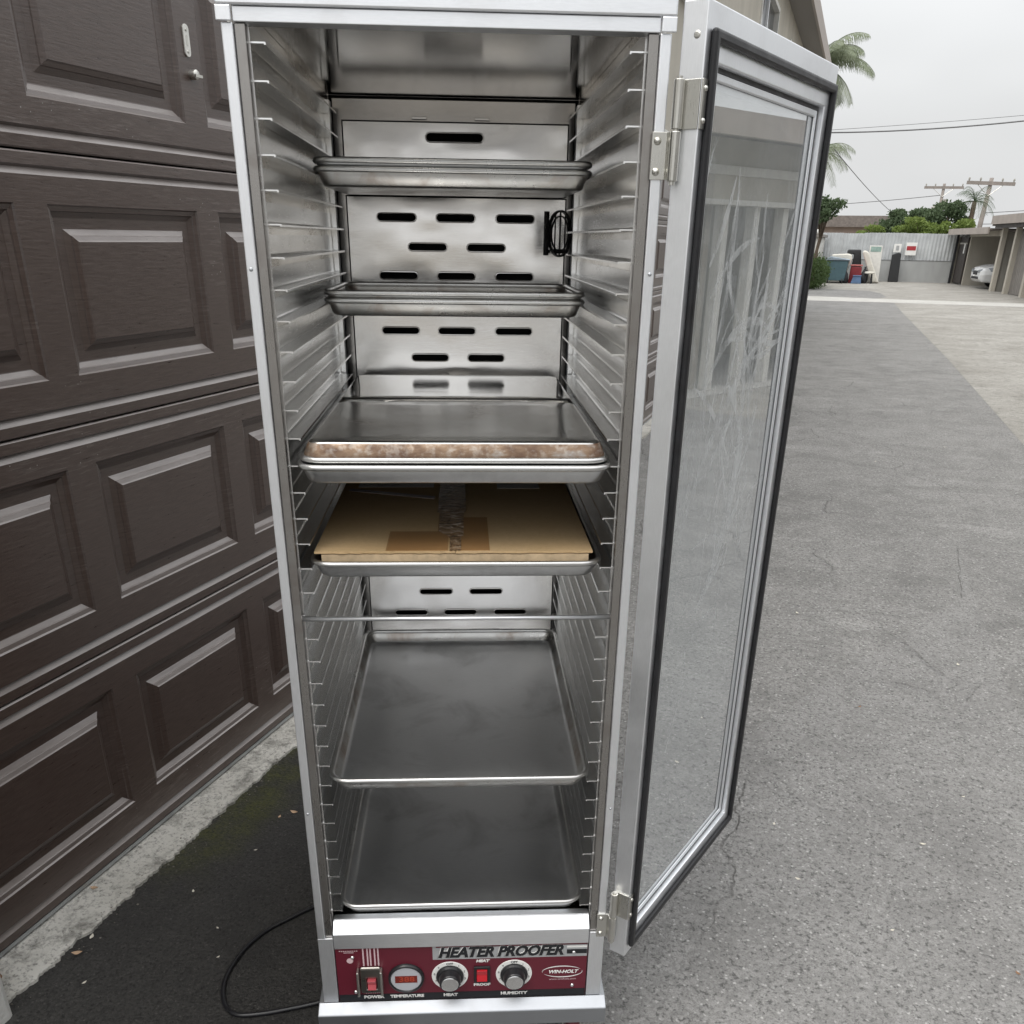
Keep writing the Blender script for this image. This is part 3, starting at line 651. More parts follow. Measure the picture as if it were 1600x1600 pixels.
def m_clear():
    q = N('clear_door_glass'); g = q.n('ShaderNodeNewGeometry'); ior = q.rng(g.outputs['Backfacing'],0,1,1.52,1/1.52)
    fr = q.n('ShaderNodeFresnel'); q.l(ior, fr.inputs['IOR']); gl = q.n('ShaderNodeBsdfGlossy'); gl.inputs['Roughness'].default_value = 0.0
    tr = q.n('ShaderNodeBsdfTransparent'); tr.inputs['Color'].default_value = (.93,.95,.95,1)
    m1 = q.n('ShaderNodeMixShader'); q.l(q.math('MULTIPLY', fr.outputs[0], 2.4), m1.inputs[0]); q.l(tr.outputs[0], m1.inputs[1]); q.l(gl.outputs[0], m1.inputs[2]); q.l(m1.outputs[0], q.out.inputs[0]); return q.m
CLEAR = m_clear()
obj('glass_pane', MB().box(.0525,.4795,.0125,.0160,.3535,1.7085), GLASS, door)
obj('glass_pane', MB().box(.0525,.4795,.0230,.0265,.3535,1.7085), CLEAR, door)
def m_smear():
    q = N('dried_wipe_smear'); n = q.noise(q.co(scale=(1,1,.4)), 40, 5, .7); tr = q.n('ShaderNodeBsdfTransparent')
    df = q.n('ShaderNodeBsdfDiffuse'); df.inputs['Color'].default_value = (.86,.87,.87,1); tl = q.n('ShaderNodeBsdfTranslucent'); tl.inputs['Color'].default_value = (.86,.87,.87,1)
    m2 = q.n('ShaderNodeMixShader'); m2.inputs[0].default_value = .35; q.l(df.outputs[0], m2.inputs[1]); q.l(tl.outputs[0], m2.inputs[2])
    m3 = q.n('ShaderNodeMixShader'); q.l(q.rng(n,.32,.62,.04,.44), m3.inputs[0]); q.l(tr.outputs[0], m3.inputs[1]); q.l(m2.outputs[0], m3.inputs[2]); q.l(m3.outputs[0], q.out.inputs[0]); return q.m
def smears():
    rd = random.Random(17); mb = MB(); cnt = [0]
    def stroke(x, z, ang, length, bend, w):
        n = 18; pts = []; a = ang
        for i in range(n+1):
            pts.append((x, z, a)); x += math.cos(a)*length/n; z += math.sin(a)*length/n; a += bend/n
        cnt[0] += 1; vs = []; y = .01235-.000004*cnt[0]
        for i, (px, pz, pa) in enumerate(pts):
            t = i/n; hw = w*(math.sin(math.pi*min(1,t*.92+.06))**.7)*rd.uniform(.8,1.15)
            for sg in (-1,1):
                vs.append((min(.470,max(.062,px-math.sin(pa)*hw*sg)), y, pz+math.cos(pa)*hw*sg))
        mb.add(vs, [(2*i,2*i+1,2*i+3,2*i+2) for i in range(n)]); return pts
    def frond(x, z, ang, length, bend, w, k):
        p = stroke(x, z, ang, length, bend, w)
        for i in range(3, 18, k):
            px, pz, pa = p[i]; sg = rd.choice((-1,1)); stroke(px, pz, pa+sg*rd.uniform(.5,.9), length*rd.uniform(.22,.42), -sg*rd.uniform(.1,.8), w*rd.uniform(.3,.6))
    frond(.10,1.10,R(62),.46,-.7,.010,2); frond(.30,1.02,R(78),.40,.6,.009,2); frond(.20,.93,R(40),.28,1.0,.012,3); frond(.14,1.32,R(50),.30,-1.4,.008,3); frond(.36,1.22,R(118),.30,-.8,.008,2)
    for i in range(26):
        stroke(rd.uniform(.08,.40), rd.uniform(.92,1.50), R(rd.uniform(15,150)), rd.uniform(.08,.26), rd.uniform(-1.6,1.6), rd.uniform(.0015,.007))
    for i in range(9): stroke(rd.uniform(.08,.42), rd.uniform(.42,.95), R(rd.uniform(20,120)), rd.uniform(.04,.14), rd.uniform(-.8,.8), rd.uniform(.0008,.002))
    return mb
sm_ = obj('wipe_smear', smears(), m_smear(), door); sm_['kind'] = 'stuff'
obj('screw', MB().lathe([(0,-.0012),(.0028,-.001),(.0045,0)], 14, 'x', (0,.012,1.742)), HINGE, door)
# hinges: frame leaf and lower knuckle on the cabinet, door leaf and upper knuckle on the door
KX, KY = .2795, -.0115
def hinge(zm, h, frame_low=True):
    lo, hi = zm-h, zm+h
    hb = obj('hinge', MB().prism([(.2525,-.0028),(.2705,-.0028),(.2725,-.0075),(.2760,-.0135),(.2785,-.0120),(.2752,-.0050),(.2730,0.0),(.2525,0.0)], 'z', lo, zm-.001), HINGE, cab, bevel=.0006)
    obj('knuckle', MB().tube([(KX,KY,lo-.002),(KX,KY,zm-.001)], .0068, 16), HINGE, hb, smooth=False, bevel=.001)
    obj('pin', MB().tube([(KX,KY,lo-.006),(KX,KY,hi+.003)], .0040, 12), HINGE, hb)
    for dz in (.009, h-.011): obj('screw', MB().lathe([(0,-.0062),(.003,-.0058),(.0046,-.0034),(.0048,-.0028)], 14, 'y', (.2595,0,lo+dz)), HINGE, hb, smooth=True)
    kd = obj('hinge_leaf', MB().box(-.0026,-.0002,.0010,.0290,zm+.001,hi), HINGE, door, bevel=.0006)
    obj('leaf_fold', MB().box(-.0022,.0105,-.0028,-.0004,zm+.001,hi), HINGE, door, bevel=.0006)
    for dz in (.010, h-.010): obj('screw', MB().lathe([(0,-.0052),(.0024,-.0050),(.0038,-.0032),(.0038,-.0028)], 12, 'y', (.0055,0,zm+dz)), HINGE, door, smooth=True)
    obj('knuckle', MB().tube([(KX,KY,zm+.001),(KX,KY,hi)], .0068, 16), HINGE, hb, bevel=.001)
hinge(1.643,.054); hinge(.386,.055)

# ================================================================== sheet pans (each rests on the slide rails by its rim)
def cabw(x, y, z):
    c, s = math.cos(CAB_A), math.sin(CAB_A)
    return (CO[0]+c*x-s*y, CO[1]+s*x+c*y, z)
def rrect(hw, hl, r, z, n=6):
    pts = []
    for cx, cy, a0 in ((hw-r,hl-r,0),(-hw+r,hl-r,90),(-hw+r,-hl+r,180),(hw-r,-hl+r,270)):
        for k in range(n+1): a = R(a0+90*k/n); pts.append((cx+r*math.cos(a), cy+r*math.sin(a), z))
    return pts
RIMR = .0046
def pan_mesh(w, l, seed):
    """origin at the underside of the rim; body hangs below"""
    hw, hl = w/2-RIMR*1.6, l/2-RIMR*1.6; rd = random.Random(seed)
    loops = [rrect(hw,hl,.026,.0046), rrect(hw-.0012,hl-.0012,.025,-.001), rrect(hw-.0078,hl-.0078,.021,-.0165), rrect(hw-.0105,hl-.0105,.020,-.0188), rrect(hw-.0145,hl-.0145,.018,-.0196)]
    n = len(loops[0]); vs = [q for L in loops for q in L]
    fs = [(i*n+k, i*n+(k+1) % n, (i+1)*n+(k+1) % n, (i+1)*n+k) for i in range(len(loops)-1) for k in range(n)]
    # floor: grid-free fan with two inner rings so that it can sag a little
    fl = [rrect((hw-.0145)*f, (hl-.0145)*f, .018*f, -.0196+d) for f, d in ((.8,.0003),(.45,.0012))]
    b = len(vs); vs += [q for L in fl for q in L]; base = (len(loops)-1)*n
    for a0, b0 in ((base, b),(b, b+n)): fs += [(a0+k, a0+(k+1) % n, b0+(k+1) % n, b0+k) for k in range(n)]
    fs.append(tuple(b+n+k for k in range(n)))
    mb = MB().add(vs, fs); me = mb.mesh('sheet_pan'); 
    if me.polygons[-1].normal.z < 0: me.flip_normals()
    for p in me.polygons: p.use_smooth = True
    return me
def pan(name, w, l, yf, zrim, label, body, rim, group=None, inv=False, dx=0, rz=0, wall=None):
    me = pan_mesh(w, l, 1); me.materials.append(body)
    if wall is not None:
        me.materials.append(wall)
        for p in me.polygons:
            if abs(p.normal.z) < .75: p.material_index = 1
    o = link(name, me, body, loc=cabw(dx, yf+l/2, zrim+(2*RIMR if inv else 0)), rot=((math.pi if inv else 0),0,CAB_A+rz))
    m = o.modifiers.new('thickness','SOLIDIFY'); m.thickness = .0010; m.offset = -1
    rm = obj('rim', MB().tube(rrect(w/2-RIMR, l/2-RIMR, .030, RIMR), RIMR, 10, closed=True), rim, o, smooth=True)
    tag(o, label, 'sheet pan', group); return o
LV_ = lambda k: Z0-PITCH*k+.0004
pan('sheet_pan',.456,.330,.345,LV_(3),'stained half-size pan on the highest used rails, nested under its twin',PAN_R,PAN_RIM)
pan('sheet_pan',.456,.330,.345,LV_(3)+.0125,'half-size pan nested on top in the highest pair of pans',PAN,PAN_RIM)
pan('sheet_pan',.456,.330,.365,LV_(8),'rust-spotted half-size pan under another at thermometer height below the highest pair',PAN_R,PAN_RIM)
pan('sheet_pan',.456,.330,.365,LV_(8)+.0125,'half-size pan nested on top in the second pair of pans from the top',PAN_R,PAN_RIM)
pan('sheet_pan',.456,.655,-.022,LV_(13),'full-size pan carrying two upturned half-size pans',PAN,PAN_RIM)
pan('sheet_pan',.450,.372,-.016,LV_(13)+2*RIMR+.0004,'upturned half-size pan with brown baked-on edges at the front of a full-size pan',PAN_OLD,PAN_RIM,inv=True,wall=PAN_CRUST)
pan('sheet_pan',.450,.335,.358,LV_(13)+2*RIMR+.0004,'shiny upturned half-size pan lying behind the baked-on one',PAN_SH,PAN_RIM,inv=True)
pc = pan('sheet_pan',.456,.655,.018,LV_(17),'full-size pan carrying the flat cardboard box',PAN,PAN_RIM)
pan('sheet_pan',.456,.655,.019,LV_(27),'empty full-size pan below the cross rod, halfway down the rails',PAN,PAN_RIM,wall=PAN_R)
pan('sheet_pan',.456,.655,.019,LV_(34),'empty full-size pan on the lowest rails just above the control panel',PAN,PAN_RIM)
# crusted front wall strips of the upturned pan
# ---- flat cardboard box on the pan
zb = LV_(17)-.0194
cbx = obj('cardboard_box', MB().box(-.2075,.2085,-.290,.290,.0006,.036), CARD, loc=cabw(-.002,.330,zb), rot=(0,0,CAB_A), bevel=.002)
tag(cbx, 'flat brown cardboard box taped shut, lying in a sheet pan', 'box')
def flap(x0, x1, y0, y1, z, jagseed):
    rd = random.Random(jagseed); n = 28; top = []; 
    mb = MB(); vs = []
    for k in range(n+1):
        x = x0+(x1-x0)*k/n; yj = y0+rd.uniform(-.0018,.0018)
        vs += [(x,yj,z),(x,y1,z),(x,yj,z+.0035),(x,y1,z+.0035)]
    fs = []
    for k in range(n):
        a, b = 4*k, 4*k+4; fs += [(a+2,b+2,b+3,a+3),(a,a+1,b+1,b),(a,b,b+2,a+2),(a+1,a+3,b+3,b+1)]
    fs += [(0,2,3,1),(4*n,4*n+1,4*n+3,4*n+2)]
    return mb.add(vs, fs)
fl1 = obj('flap', flap(-.217,-.0008,-.295,.292,.0372,3), CARD, cbx); fl2 = obj('flap', flap(.0000,.2135,-.295,.292,.0372,4), CARD, cbx)
obj('front_edge', MB().box(-.2065,.2075,-.2945,-.2904,.012,.0355), CARD_E, cbx)
zt = .0407
obj('kraft_patch', MB().box(-.108,-.012,-.2925,-.193,zt,zt+.0005), KRAFT, cbx); obj('kraft_patch', MB().box(.002,.053,-.2920,-.112,zt,zt+.0006), KRAFT, cbx)
def tape_strip():
    rd = random.Random(9); mb = MB(); n = 60; m = 10; vs = []
    for i in range(n+1):
        t = i/n; y = -.2940+.5850*t
        xa, xb = (-.0095,.0085) if t < .13 else (-.028+rd.uniform(-.001,.001),.0125) if t < .36 else (-.033+rd.uniform(-.0008,.0008),.0165+rd.uniform(-.0008,.0008))
        if .11 < t < .17: xa = -.0095-(t-.11)/.06*.0185
        for j in range(m+1):
            vs.append((xa+(xb-xa)*j/m, y+rd.uniform(-.003,.003), zt+.0010+rd.random()**2*.0012))
    fs = [(i*(m+1)+j, i*(m+1)+j+1, (i+1)*(m+1)+j+1, (i+1)*(m+1)+j) for i in range(n) for j in range(m)]
    return mb.add(vs, fs)
obj('wrinkled_tape', tape_strip(), TAPE, cbx)
obj('shipping_label', MB().box(-.190,-.045,.095,.185,zt,zt+.0006), PAPER2, cbx); obj('label_strip', MB().prism([(-.205,.066),(-.042,.008),(-.040,.024),(-.203,.082)], 'z', zt, zt+.0009), PAPER, cbx); obj('shipping_label', MB().box(.078,.160,.085,.185,zt,zt+.0006), PAPER2, cbx)
obj('kraft_patch', MB().box(-.030,-.002,-.195,.11,zt+.0001,zt+.0004), KRAFT, cbx)

# ---- power cord looping out from under the cabinet
def spline(pts, k=8):
    P = [Vector(p) for p in pts]; P = [2*P[0]-P[1]]+P+[2*P[-1]-P[-2]]; o = []
    for i in range(1, len(P)-2):
        for j in range(k):
            t = j/k; a, b, c, d = P[i-1:i+3]
            o.append(.5*((2*b)+(c-a)*t+(2*a-5*b+4*c-d)*t*t+(3*b-a-3*c+d)*t**3))
    o.append(P[-2]); return o
cz = .0115
cordp = [(-.66,1.86,.10),(-.80,1.76,.03),(-.93,1.62,cz),(-1.028,1.474,cz),(-1.061,1.417,cz),(-1.089,1.364,cz),(-1.103,1.304,cz),(-1.100,1.240,cz),(-1.086,1.187,cz),(-1.060,1.147,cz),(-1.031,1.124,cz),(-.999,1.119,cz),(-.956,1.139,cz),(-.912,1.168,cz),(-.85,1.215,cz),(-.72,1.33,cz),(-.62,1.45,cz)]
def cabl(q):
    c, s_ = math.cos(CAB_A), math.sin(CAB_A); dx_, dy_ = q[0]-CO[0], q[1]-CO[1]
    return (c*dx_+s_*dy_, -s_*dx_+c*dy_, q[2])
cord = obj('power_cord', MB().tube([cabl(q) for q in spline(cordp)], .0052, 10), CORD, cab, smooth=True)

# ---- dry leaf bits and pebbles lying about
def leafbit(s):
    mb = MB(); vs = []; n = 6
    for i in range(n+1):
        t = i/n; wd = math.sin(math.pi*min(.97,max(.03,t)))*.5; z = .10+.35*(2*t-1)**2
        vs += [((t-.5)*2*s, -wd*s, (z+.12)*s*.7), ((t-.5)*2*s, 0, z*s*.7), ((t-.5)*2*s, wd*s, (z+.15)*s*.7)]
    return mb.add(vs, [(3*i+j,3*i+j+1,3*i+4+j,3*i+3+j) for i in range(n) for j in range(2)]).mesh('fallen_leaf')
LEAFM = [m_flat('dry_leaf_tan', (.50,.34,.22), .7, var=.2, scale=60), m_flat('dry_leaf_pale', (.62,.58,.50), .7, var=.15, scale=60), m_flat('dry_leaf_brown', (.24,.13,.07), .75, var=.2, scale=60)]
lmeshes = []
for k in range(3):
    me = leafbit(.010); me.materials.append(LEAFM[k]); lmeshes.append(me)
spots = [(-1.298,1.809,0,1.2,.006),(-1.325,1.775,0,.7,.006),(-1.585,1.335,0,1.1,.014),(-1.47,1.20,1,.9,.006),(-1.455,1.14,0,1.2,.014),(-1.35,1.42,1,.6,.006),(-1.30,1.62,1,.5,.006),(-1.56,1.02,2,1.3,.014),(-1.15,1.25,1,.45,.006),(-1.21,1.33,1,.45,.006),(-1.38,1.08,1,.6,.006),
 (.10,2.02,1,.8,.004),(.02,2.25,1,.7,.004),(.42,2.30,1,.9,.004),(.62,3.62,1,1.1,.004),(.55,2.6,1,.6,.004),(-.02,3.95,1,1.1,.004),(.33,1.9,1,.6,.004),(.60,1.85,2,.7,.004),(.25,3.1,2,.8,.004),(.9,8.2,1,1.3,0),(.35,7.4,1,1.2,0)]
for i, (x, y, k, s, z) in enumerate(spots):
    o = link('fallen_leaf', lmeshes[k], LEAFM[k], loc=(x,y,z), rot=(0,0,i*1.7)); o.scale = (s,s,s)
    if x < -.8: tag(o, 'small curled dry leaf bit on the dark ground along the garage door', 'leaf', 'dry leaf bits along the garage door')
    else: tag(o, 'small pale litter flake on the open grey asphalt', 'leaf', 'litter flakes on the open asphalt')
# grit along the broken edge of the threshold strip: uncountable crumbs
gm = MB(); rd = random.Random(3)
for i in range(190):
    y = rd.uniform(.95,3.2); x = -1.49+rd.gauss(.012,.022); s = rd.uniform(.0012,.0036)*rd.uniform(.6,1.2)
    zc = .006 if x > -1.49 else .014
    vs = [(x+s*rd.uniform(.7,1.2)*a, y+s*rd.uniform(.7,1.2)*b, zc+s*c) for a, b, c in ((1,0,.3),(0,1,.3),(-1,0,.3),(0,-1,.3),(0,0,1.1),(0,0,-.1))]
    gm.add(vs, [(0,1,4),(1,2,4),(2,3,4),(3,0,4),(1,0,5),(2,1,5),(3,2,5),(0,3,5)])
tag(obj('gravel', gm, GRD), 'loose concrete crumbs along the broken edge of the threshold strip', 'gravel', kind='stuff')

# ================================================================== far end of the alley
def leaves(mb, clumps, n, size, seed, flat=.5):
    rd = random.Random(seed); tot = sum(c[3]*c[4]*c[5] for c in clumps)
    for c in clumps:
        k = int(n*c[3]*c[4]*c[5]/tot)+8
        for _ in range(k):
            while True:
                p = Vector((rd.uniform(-1,1),rd.uniform(-1,1),rd.uniform(-1,1)))
                if p.length < 1: break
            p = p*(p.length**-.45 if p.length > 0 else 1)
            if p.length > 1.12: p *= 1.12/p.length
            if rd.random() < .16: p *= rd.uniform(1.05,1.4)
            q = Vector((c[0]+p.x*c[3], c[1]+p.y*c[4], c[2]+p.z*c[5])); s = size*rd.uniform(.6,1.3)
            d = Vector((rd.gauss(0,1),rd.gauss(0,1),rd.gauss(0,.7))).normalized(); u = d.orthogonal().normalized(); a = rd.uniform(0,6.28)
            u = (Matrix.Rotation(a,3,d) @ u); v2 = d.cross(u)
            mb.add([q-u*s, q+v2*s*flat, q+u*s, q-v2*s*flat], [(0,1,2,3)])
    return mb
def tree(name, x, y, h, rx, rz, label, leafm, n, size, seed, group=None, trunk_h=None, tr=.12):
    root = empty(name, (x,y,0)); tag(root, label, 'tree', group); rd = random.Random(seed)
    th_ = trunk_h or h*.45; mb = MB()
    mb.tube(spline([(0,0,-.1),(.05*rd.uniform(-1,1),0,th_*.5),(.1*rd.uniform(-1,1),.05,th_),(.05,.05,h*.82)],4), [tr*1.1]*5+[tr*.8]*4+[tr*.35]*4, 8)
    cl = []
    for k in range(11):
        a = rd.uniform(0,6.28); rr_ = rx*rd.uniform(.15,.68); zz = h-rz+rd.uniform(-.75,.72)*rz; s = rd.uniform(.24,.44)
        cl.append((rr_*math.cos(a), rr_*math.sin(a), zz, rx*s, rx*s, rz*s*.95))
        mb.tube([(0.05,.02,th_*rd.uniform(.7,1)), (rr_*math.cos(a)*.6, rr_*math.sin(a)*.6, zz-.25*rz), cl[-1][:3]], [tr*.4,tr*.25,tr*.08], 5)
    obj('trunk', mb, BARK, root, smooth=True)
    obj('crown', leaves(MB(), cl, n, size, seed+1), leafm, root)
    return root
def palm(name, x, y, h, nf, L, label, leafm, seed, lean=(0,0), tr=.16, rows=34):
    root = empty(name, (x,y,0)); tag(root, label, 'palm tree'); rd = random.Random(seed)
    obj('trunk', MB().tube(spline([(0,0,-.1),(lean[0]*.4,lean[1]*.4,h*.5),(lean[0],lean[1],h)],6), [tr*1.25]+[tr]*11+[tr*.9], 10), BARK, root, smooth=True)
    for k in range(nf):
        az = 2*math.pi*k/nf+rd.uniform(-.25,.25); el = R(rd.uniform(8,70)); l = L*rd.uniform(.85,1.1); mb = MB()
        p = Vector((lean[0],lean[1],h)); d = Vector((math.cos(az)*math.cos(el), math.sin(az)*math.cos(el), math.sin(el))); pts = [p.copy()]
        seg = 14
        for i in range(seg):
            d.z -= .115+.05*i/seg; d.normalize(); p = p+d*l/seg; pts.append(p.copy())
        mb.tube(pts, [.028*(1-i/(seg+2))*L/2 for i in range(seg+1)], 4, caps=False)
        for i in range(rows):
            t = .12+.88*i/rows; f = t*seg; a = min(seg-1,int(f)); q = pts[a].lerp(pts[a+1], f-a); tg = (pts[a+1]-pts[a]).normalized()
            sd_ = tg.cross(Vector((0,0,1))).normalized(); ll = L*.27*math.sin(math.pi*(t*.85+.1))**.6
            for sg in (-1,1):
                dv = (sd_*sg+tg*.55+Vector((0,0,-.55+rd.uniform(-.2,.2)))).normalized(); wv = tg*.014*L/1.6
                m_ = q+dv*ll*.55; e_ = q+dv*ll+Vector((0,0,-ll*.28))
                mb.add([q-wv*.5, q+wv*.5, m_+wv*.6, m_-wv*.6, e_], [(0,1,2,3),(3,2,4)])
        link('frond', mb.mesh('frond', fix=False), leafm, root)
    return root
# ---- end wall: concrete base with corrugated sheets above
ew = empty('alley_wall', (0,45.6,0)); tag(ew, 'grey alley end wall of concrete topped with corrugated sheets', 'wall')
obj('concrete_base', MB().box(-2.6,4.4,0,.22,-.05,.86), m_stucco('grey_block', (.40,.41,.41)), ew, bevel=.01)
SHEET = m_flat('weathered_white_sheet', (.46,.48,.49), .6, var=.16, scale=2.5)
rd = random.Random(4); x = -2.6
while x < 4.2:
    wd = .86; n = 40; top = 1.90+rd.uniform(-.03,.03); vs = []
    for k in range(n+1):
        xx = x+wd*k/n; d = .011*math.sin(2*math.pi*xx/.14)
        vs += [(xx,.08+d,.868),(xx,.08+d,top+rd.uniform(-.006,.006))]
    s = link('sheet', MB().add(vs, [(2*k,2*k+2,2*k+3,2*k+1) for k in range(n)]).mesh('sheet'), SHEET, ew); m = s.modifiers.new('t','SOLIDIFY'); m.thickness = .003
    x += wd+.004
obj('ledge', MB().box(-2.6,4.4,-.02,.24,.861,.867), m_flat('dark_ledge',(.2,.2,.2),.7), ew)
sg1 = obj('notice_sign', MB().box(1.27,1.57,45.52,45.54,1.17,1.50), WHITE_P); tag(sg1, 'small white notice on the end wall above the black panel', 'sign')
obj('printed_block', MB().box(1.36,1.48,45.516,45.5195,1.24,1.43), SILVER_P, sg1)
sg2 = obj('notice_sign', MB().box(1.76,2.19,45.52,45.54,1.06,1.56), WHITE_P); tag(sg2, 'white notice with a red bar on the end wall', 'sign')
obj('red_bar', MB().box(1.79,2.16,45.516,45.5195,1.25,1.42), m_flat('sign_red',(.36,.03,.04),.5), sg2)
# ---- junk leaning at the wall
def pillow_box(x0,x1,y0,y1,z0,z1,b): return MB().box(x0,x1,y0,y1,z0,z1)
MATT = m_flat('mattress_fabric', (.60,.58,.52), .85, var=.1, scale=6); BLKF = m_flat('black_foam', (.022,.023,.026), .7, var=.2); 
bp = obj('black_panel', MB().prism([(1.24,0),(1.66,0),(1.60,1.13),(1.48,1.16),(1.24,1.08)], 'y', 45.0, 45.28), BLKF, bevel=.03, seg=3); tag(bp, 'tall black padded panel standing alone against the end wall', 'panel')
m1 = obj('mattress', MB().prism([(.55,.02),(.86,.02),(.28,1.16),(.12,1.24),(.02,1.18)], 'y', 43.0, 44.6), MATT, bevel=.07, seg=4); tag(m1, 'cream mattress leaning steeply on its long edge by the white door slab', 'mattress')
ds = obj('door_slab', MB().prism([(.34,.02),(.86,.02),(.80,1.42),(.28,1.42)], 'y', 44.75, 44.80), TRIM_W, bevel=.008); tag(ds, 'white door slab propped against the end wall behind the mattress', 'door slab')
obj('lite_panel', MB().box(.34,.76,44.742,44.7495,1.18,1.38), m_flat('green_glass',(.26,.36,.33),.25), ds)
m2 = obj('mattress', MB().prism([(-.66,.10),(-.54,.16),(-.34,.9),(-.38,1.06),(-.52,1.10),(-1.16,1.06),(-1.16,.98),(-.62,.90)], 'y', 42.7, 44.2), MATT, bevel=.05, seg=3); tag(m2, 'bent cream mattress slumped over the teal bin', 'mattress')
ch = obj('couch', MB().prism([(-.60,1.12),(-.56,1.26),(-.04,1.26),(-.02,1.10),(.16,.0),(-.36,0),(-.30,1.08)], 'y', 43.6, 44.5), BLKF, bevel=.05, seg=3); tag(ch, 'black couch stood on end between the mattresses', 'couch')
RED = m_flat('red_plastic', (.22,.025,.03), .5); BLU = m_flat('blue_plastic', (.10,.17,.30), .45)
rc = obj('red_crate', MB().prism([(-.36,0),(.14,0),(.10,.62),(-.34,.64)], 'y', 42.6, 43.1), RED, bevel=.03); tag(rc, 'red plastic crate in front of the upended couch', 'crate'); obj('lid', MB().box(-.36,.12,42.58,43.12,.645,.70), m_flat('pale_red_lid',(.40,.12,.11),.5), rc, bevel=.01)
bc = obj('blue_crate', MB().prism([(-.25,0),(.16,0),(.12,.28),(-.18,.28)], 'y', 42.1, 42.5), BLU, bevel=.02); tag(bc, 'small blue crate on the ground before the red crate', 'crate'); obj('rim', MB().box(-.20,.14,42.08,42.52,.281,.31), BLU, bc)
st = empty('stool', (.43,42.6,0)); tag(st, 'small dark stool with a pale cushion beside the cream mattress', 'stool'); obj('cushion', MB().lathe([(0,.46),(.17,.45),(.2,.41),(.18,.37),(0,.37)], 16, 'z'), MATT, st, smooth=True)
for a in range(4): obj('leg', MB().tube([(.13*math.cos(a*1.57+.6),.13*math.sin(a*1.57+.6),.37),(.17*math.cos(a*1.57+.6),.17*math.sin(a*1.57+.6),0)], .022, 6), BLKF, st)
db = empty('waste_bin', (-.86,41.9,0)); tag(db, 'teal wheeled waste bin behind the hedge', 'bin'); TEAL = m_flat('teal_plastic', (.055,.105,.125), .5)
obj('body', MB().prism([(-.42,.10),(.34,.10),(.42,.86),(-.46,.86)], 'y', 0, .9), TEAL, db, bevel=.03); obj('lid', MB().prism([(-.50,.862),(.46,.862),(.44,.90),(-.3,1.0),(-.48,.93)], 'y', -.04, .95), m_flat('grey_blue_lid',(.24,.29,.34),.45), db, bevel=.02)
for sx in (-.3,.26): obj('wheel', MB().lathe([(0,-.03),(.09,-.03),(.10,-.02),(.10,.02),(.09,.03),(0,.03)], 16, 'x', (sx,.05,.10)), BLKF, db)
def bag(x, y, r, h, label, seed):
    rd = random.Random(seed); prof = [(0,0),(r*.8,0),(r,.18*h),(r*.95,.42*h),(r*.68,.7*h),(r*.2,.88*h),(r*.28,h),(0,h*.97)]
    mb = MB().lathe(prof, 18, 'z'); mb.v = [(a*rd.uniform(.88,1.12), b*rd.uniform(.88,1.12), c*rd.uniform(.95,1.05)) for a, b, c in mb.v]
    tag(link('rubbish_bag', mb.mesh('rubbish_bag', weld=True), BLKF, loc=(x,y,0), smooth=True), label, 'bag')
bag(-.52,42.3,.17,.52,'black rubbish bag slumped between the teal bin and red crate',1)
bag(.24,42.75,.16,.62,'black rubbish bag wedged between the red crate and the stool',2)
# ---- hedge and white garden wall on the left
hg = empty('hedge', (-1.75,37.6,0)); tag(hg, 'clipped green hedge at the alley side before the teal bin', 'hedge')
obj('foliage', leaves(MB(), [(dx_,dy_,.5,.52,.6,.52) for dx_ in (-.35,.1,.2) for dy_ in (-1.6,-.9,-.2,.5,1.2,1.8)], 11000, .045, 12), LEAF_H, hg)
obj('stem', MB().tube([(0,-1.5,0),(.05,-1.5,.6)], .03, 6), BARK, hg)
gw = obj('garden_wall', MB().box(-2.9,-1.62,41.2,45.5,-.02,1.70), STUC_W, bevel=.01); tag(gw, 'white stucco garden wall behind the hedge', 'wall'); obj('coping', MB().box(-2.95,-1.52,41.1,45.5,1.702,1.80), EAVE, gw); 
gl_ = obj('globe', MB().lathe([(0,.20),(.10,.17),(.14,.10),(.10,.03),(.05,0)], 16, 'z', (-1.75,41.3,1.80)), WHITE_P, gw, smooth=True)
# ---- house beyond the wall
nh = empty('house', (-1.4,62,0)); tag(nh, 'low house with a shallow brown roof beyond the end wall', 'house'); obj('wall', MB().box(-3,5,0,6,0,2.35), m_stucco('pink_stucco',(.50,.40,.35)), nh); obj('roof', MB().prism([(-3.5,2.352),(5.5,2.352),(3.0,2.95),(-1.0,2.95)], 'y', -.5, 6.5), SHING, nh)
# ---- trees beyond the wall
tree('tree', 1.7,56,3.35,1.5,.75,'dark rounded tree beyond the middle of the end wall',LEAF_D,5200,.10,21,tr=.14)
tree('tree', 3.6,52,3.35,1.15,1.0,'mid green pointed tree before the transformer pole',LEAF_D,5200,.085,22,tr=.12)
tree('tree', 2.5,50.5,2.65,1.5,.62,'light green spreading shrub tree just over the end wall',LEAF_L,5200,.08,23,tr=.10)
tree('tree', 4.1,50.5,2.5,1.0,.6,'yellow green bushy tree by the carport roof',LEAF_L,3600,.08,24,tr=.10)
tree('tree', .2,50.5,2.35,.9,.42,'thin olive shrub tree over the junk pile wall',LEAF_L,1800,.07,25,tr=.06)
palm('palm_tree', 4.65,52,3.35,13,1.35,'small far palm between the two utility poles',LEAF_D,31,rows=18,tr=.11)
palm('palm_tree', -2.2,31,5.85,30,1.75,'tall feather palm rising past the end of the apartment building',LEAF_P,33,lean=(.15,.0),tr=.17,rows=60)
palm('palm_tree', -1.95,34.5,4.0,18,1.4,'shorter feather palm under the tall palm by the building end',LEAF_P,35,tr=.15)
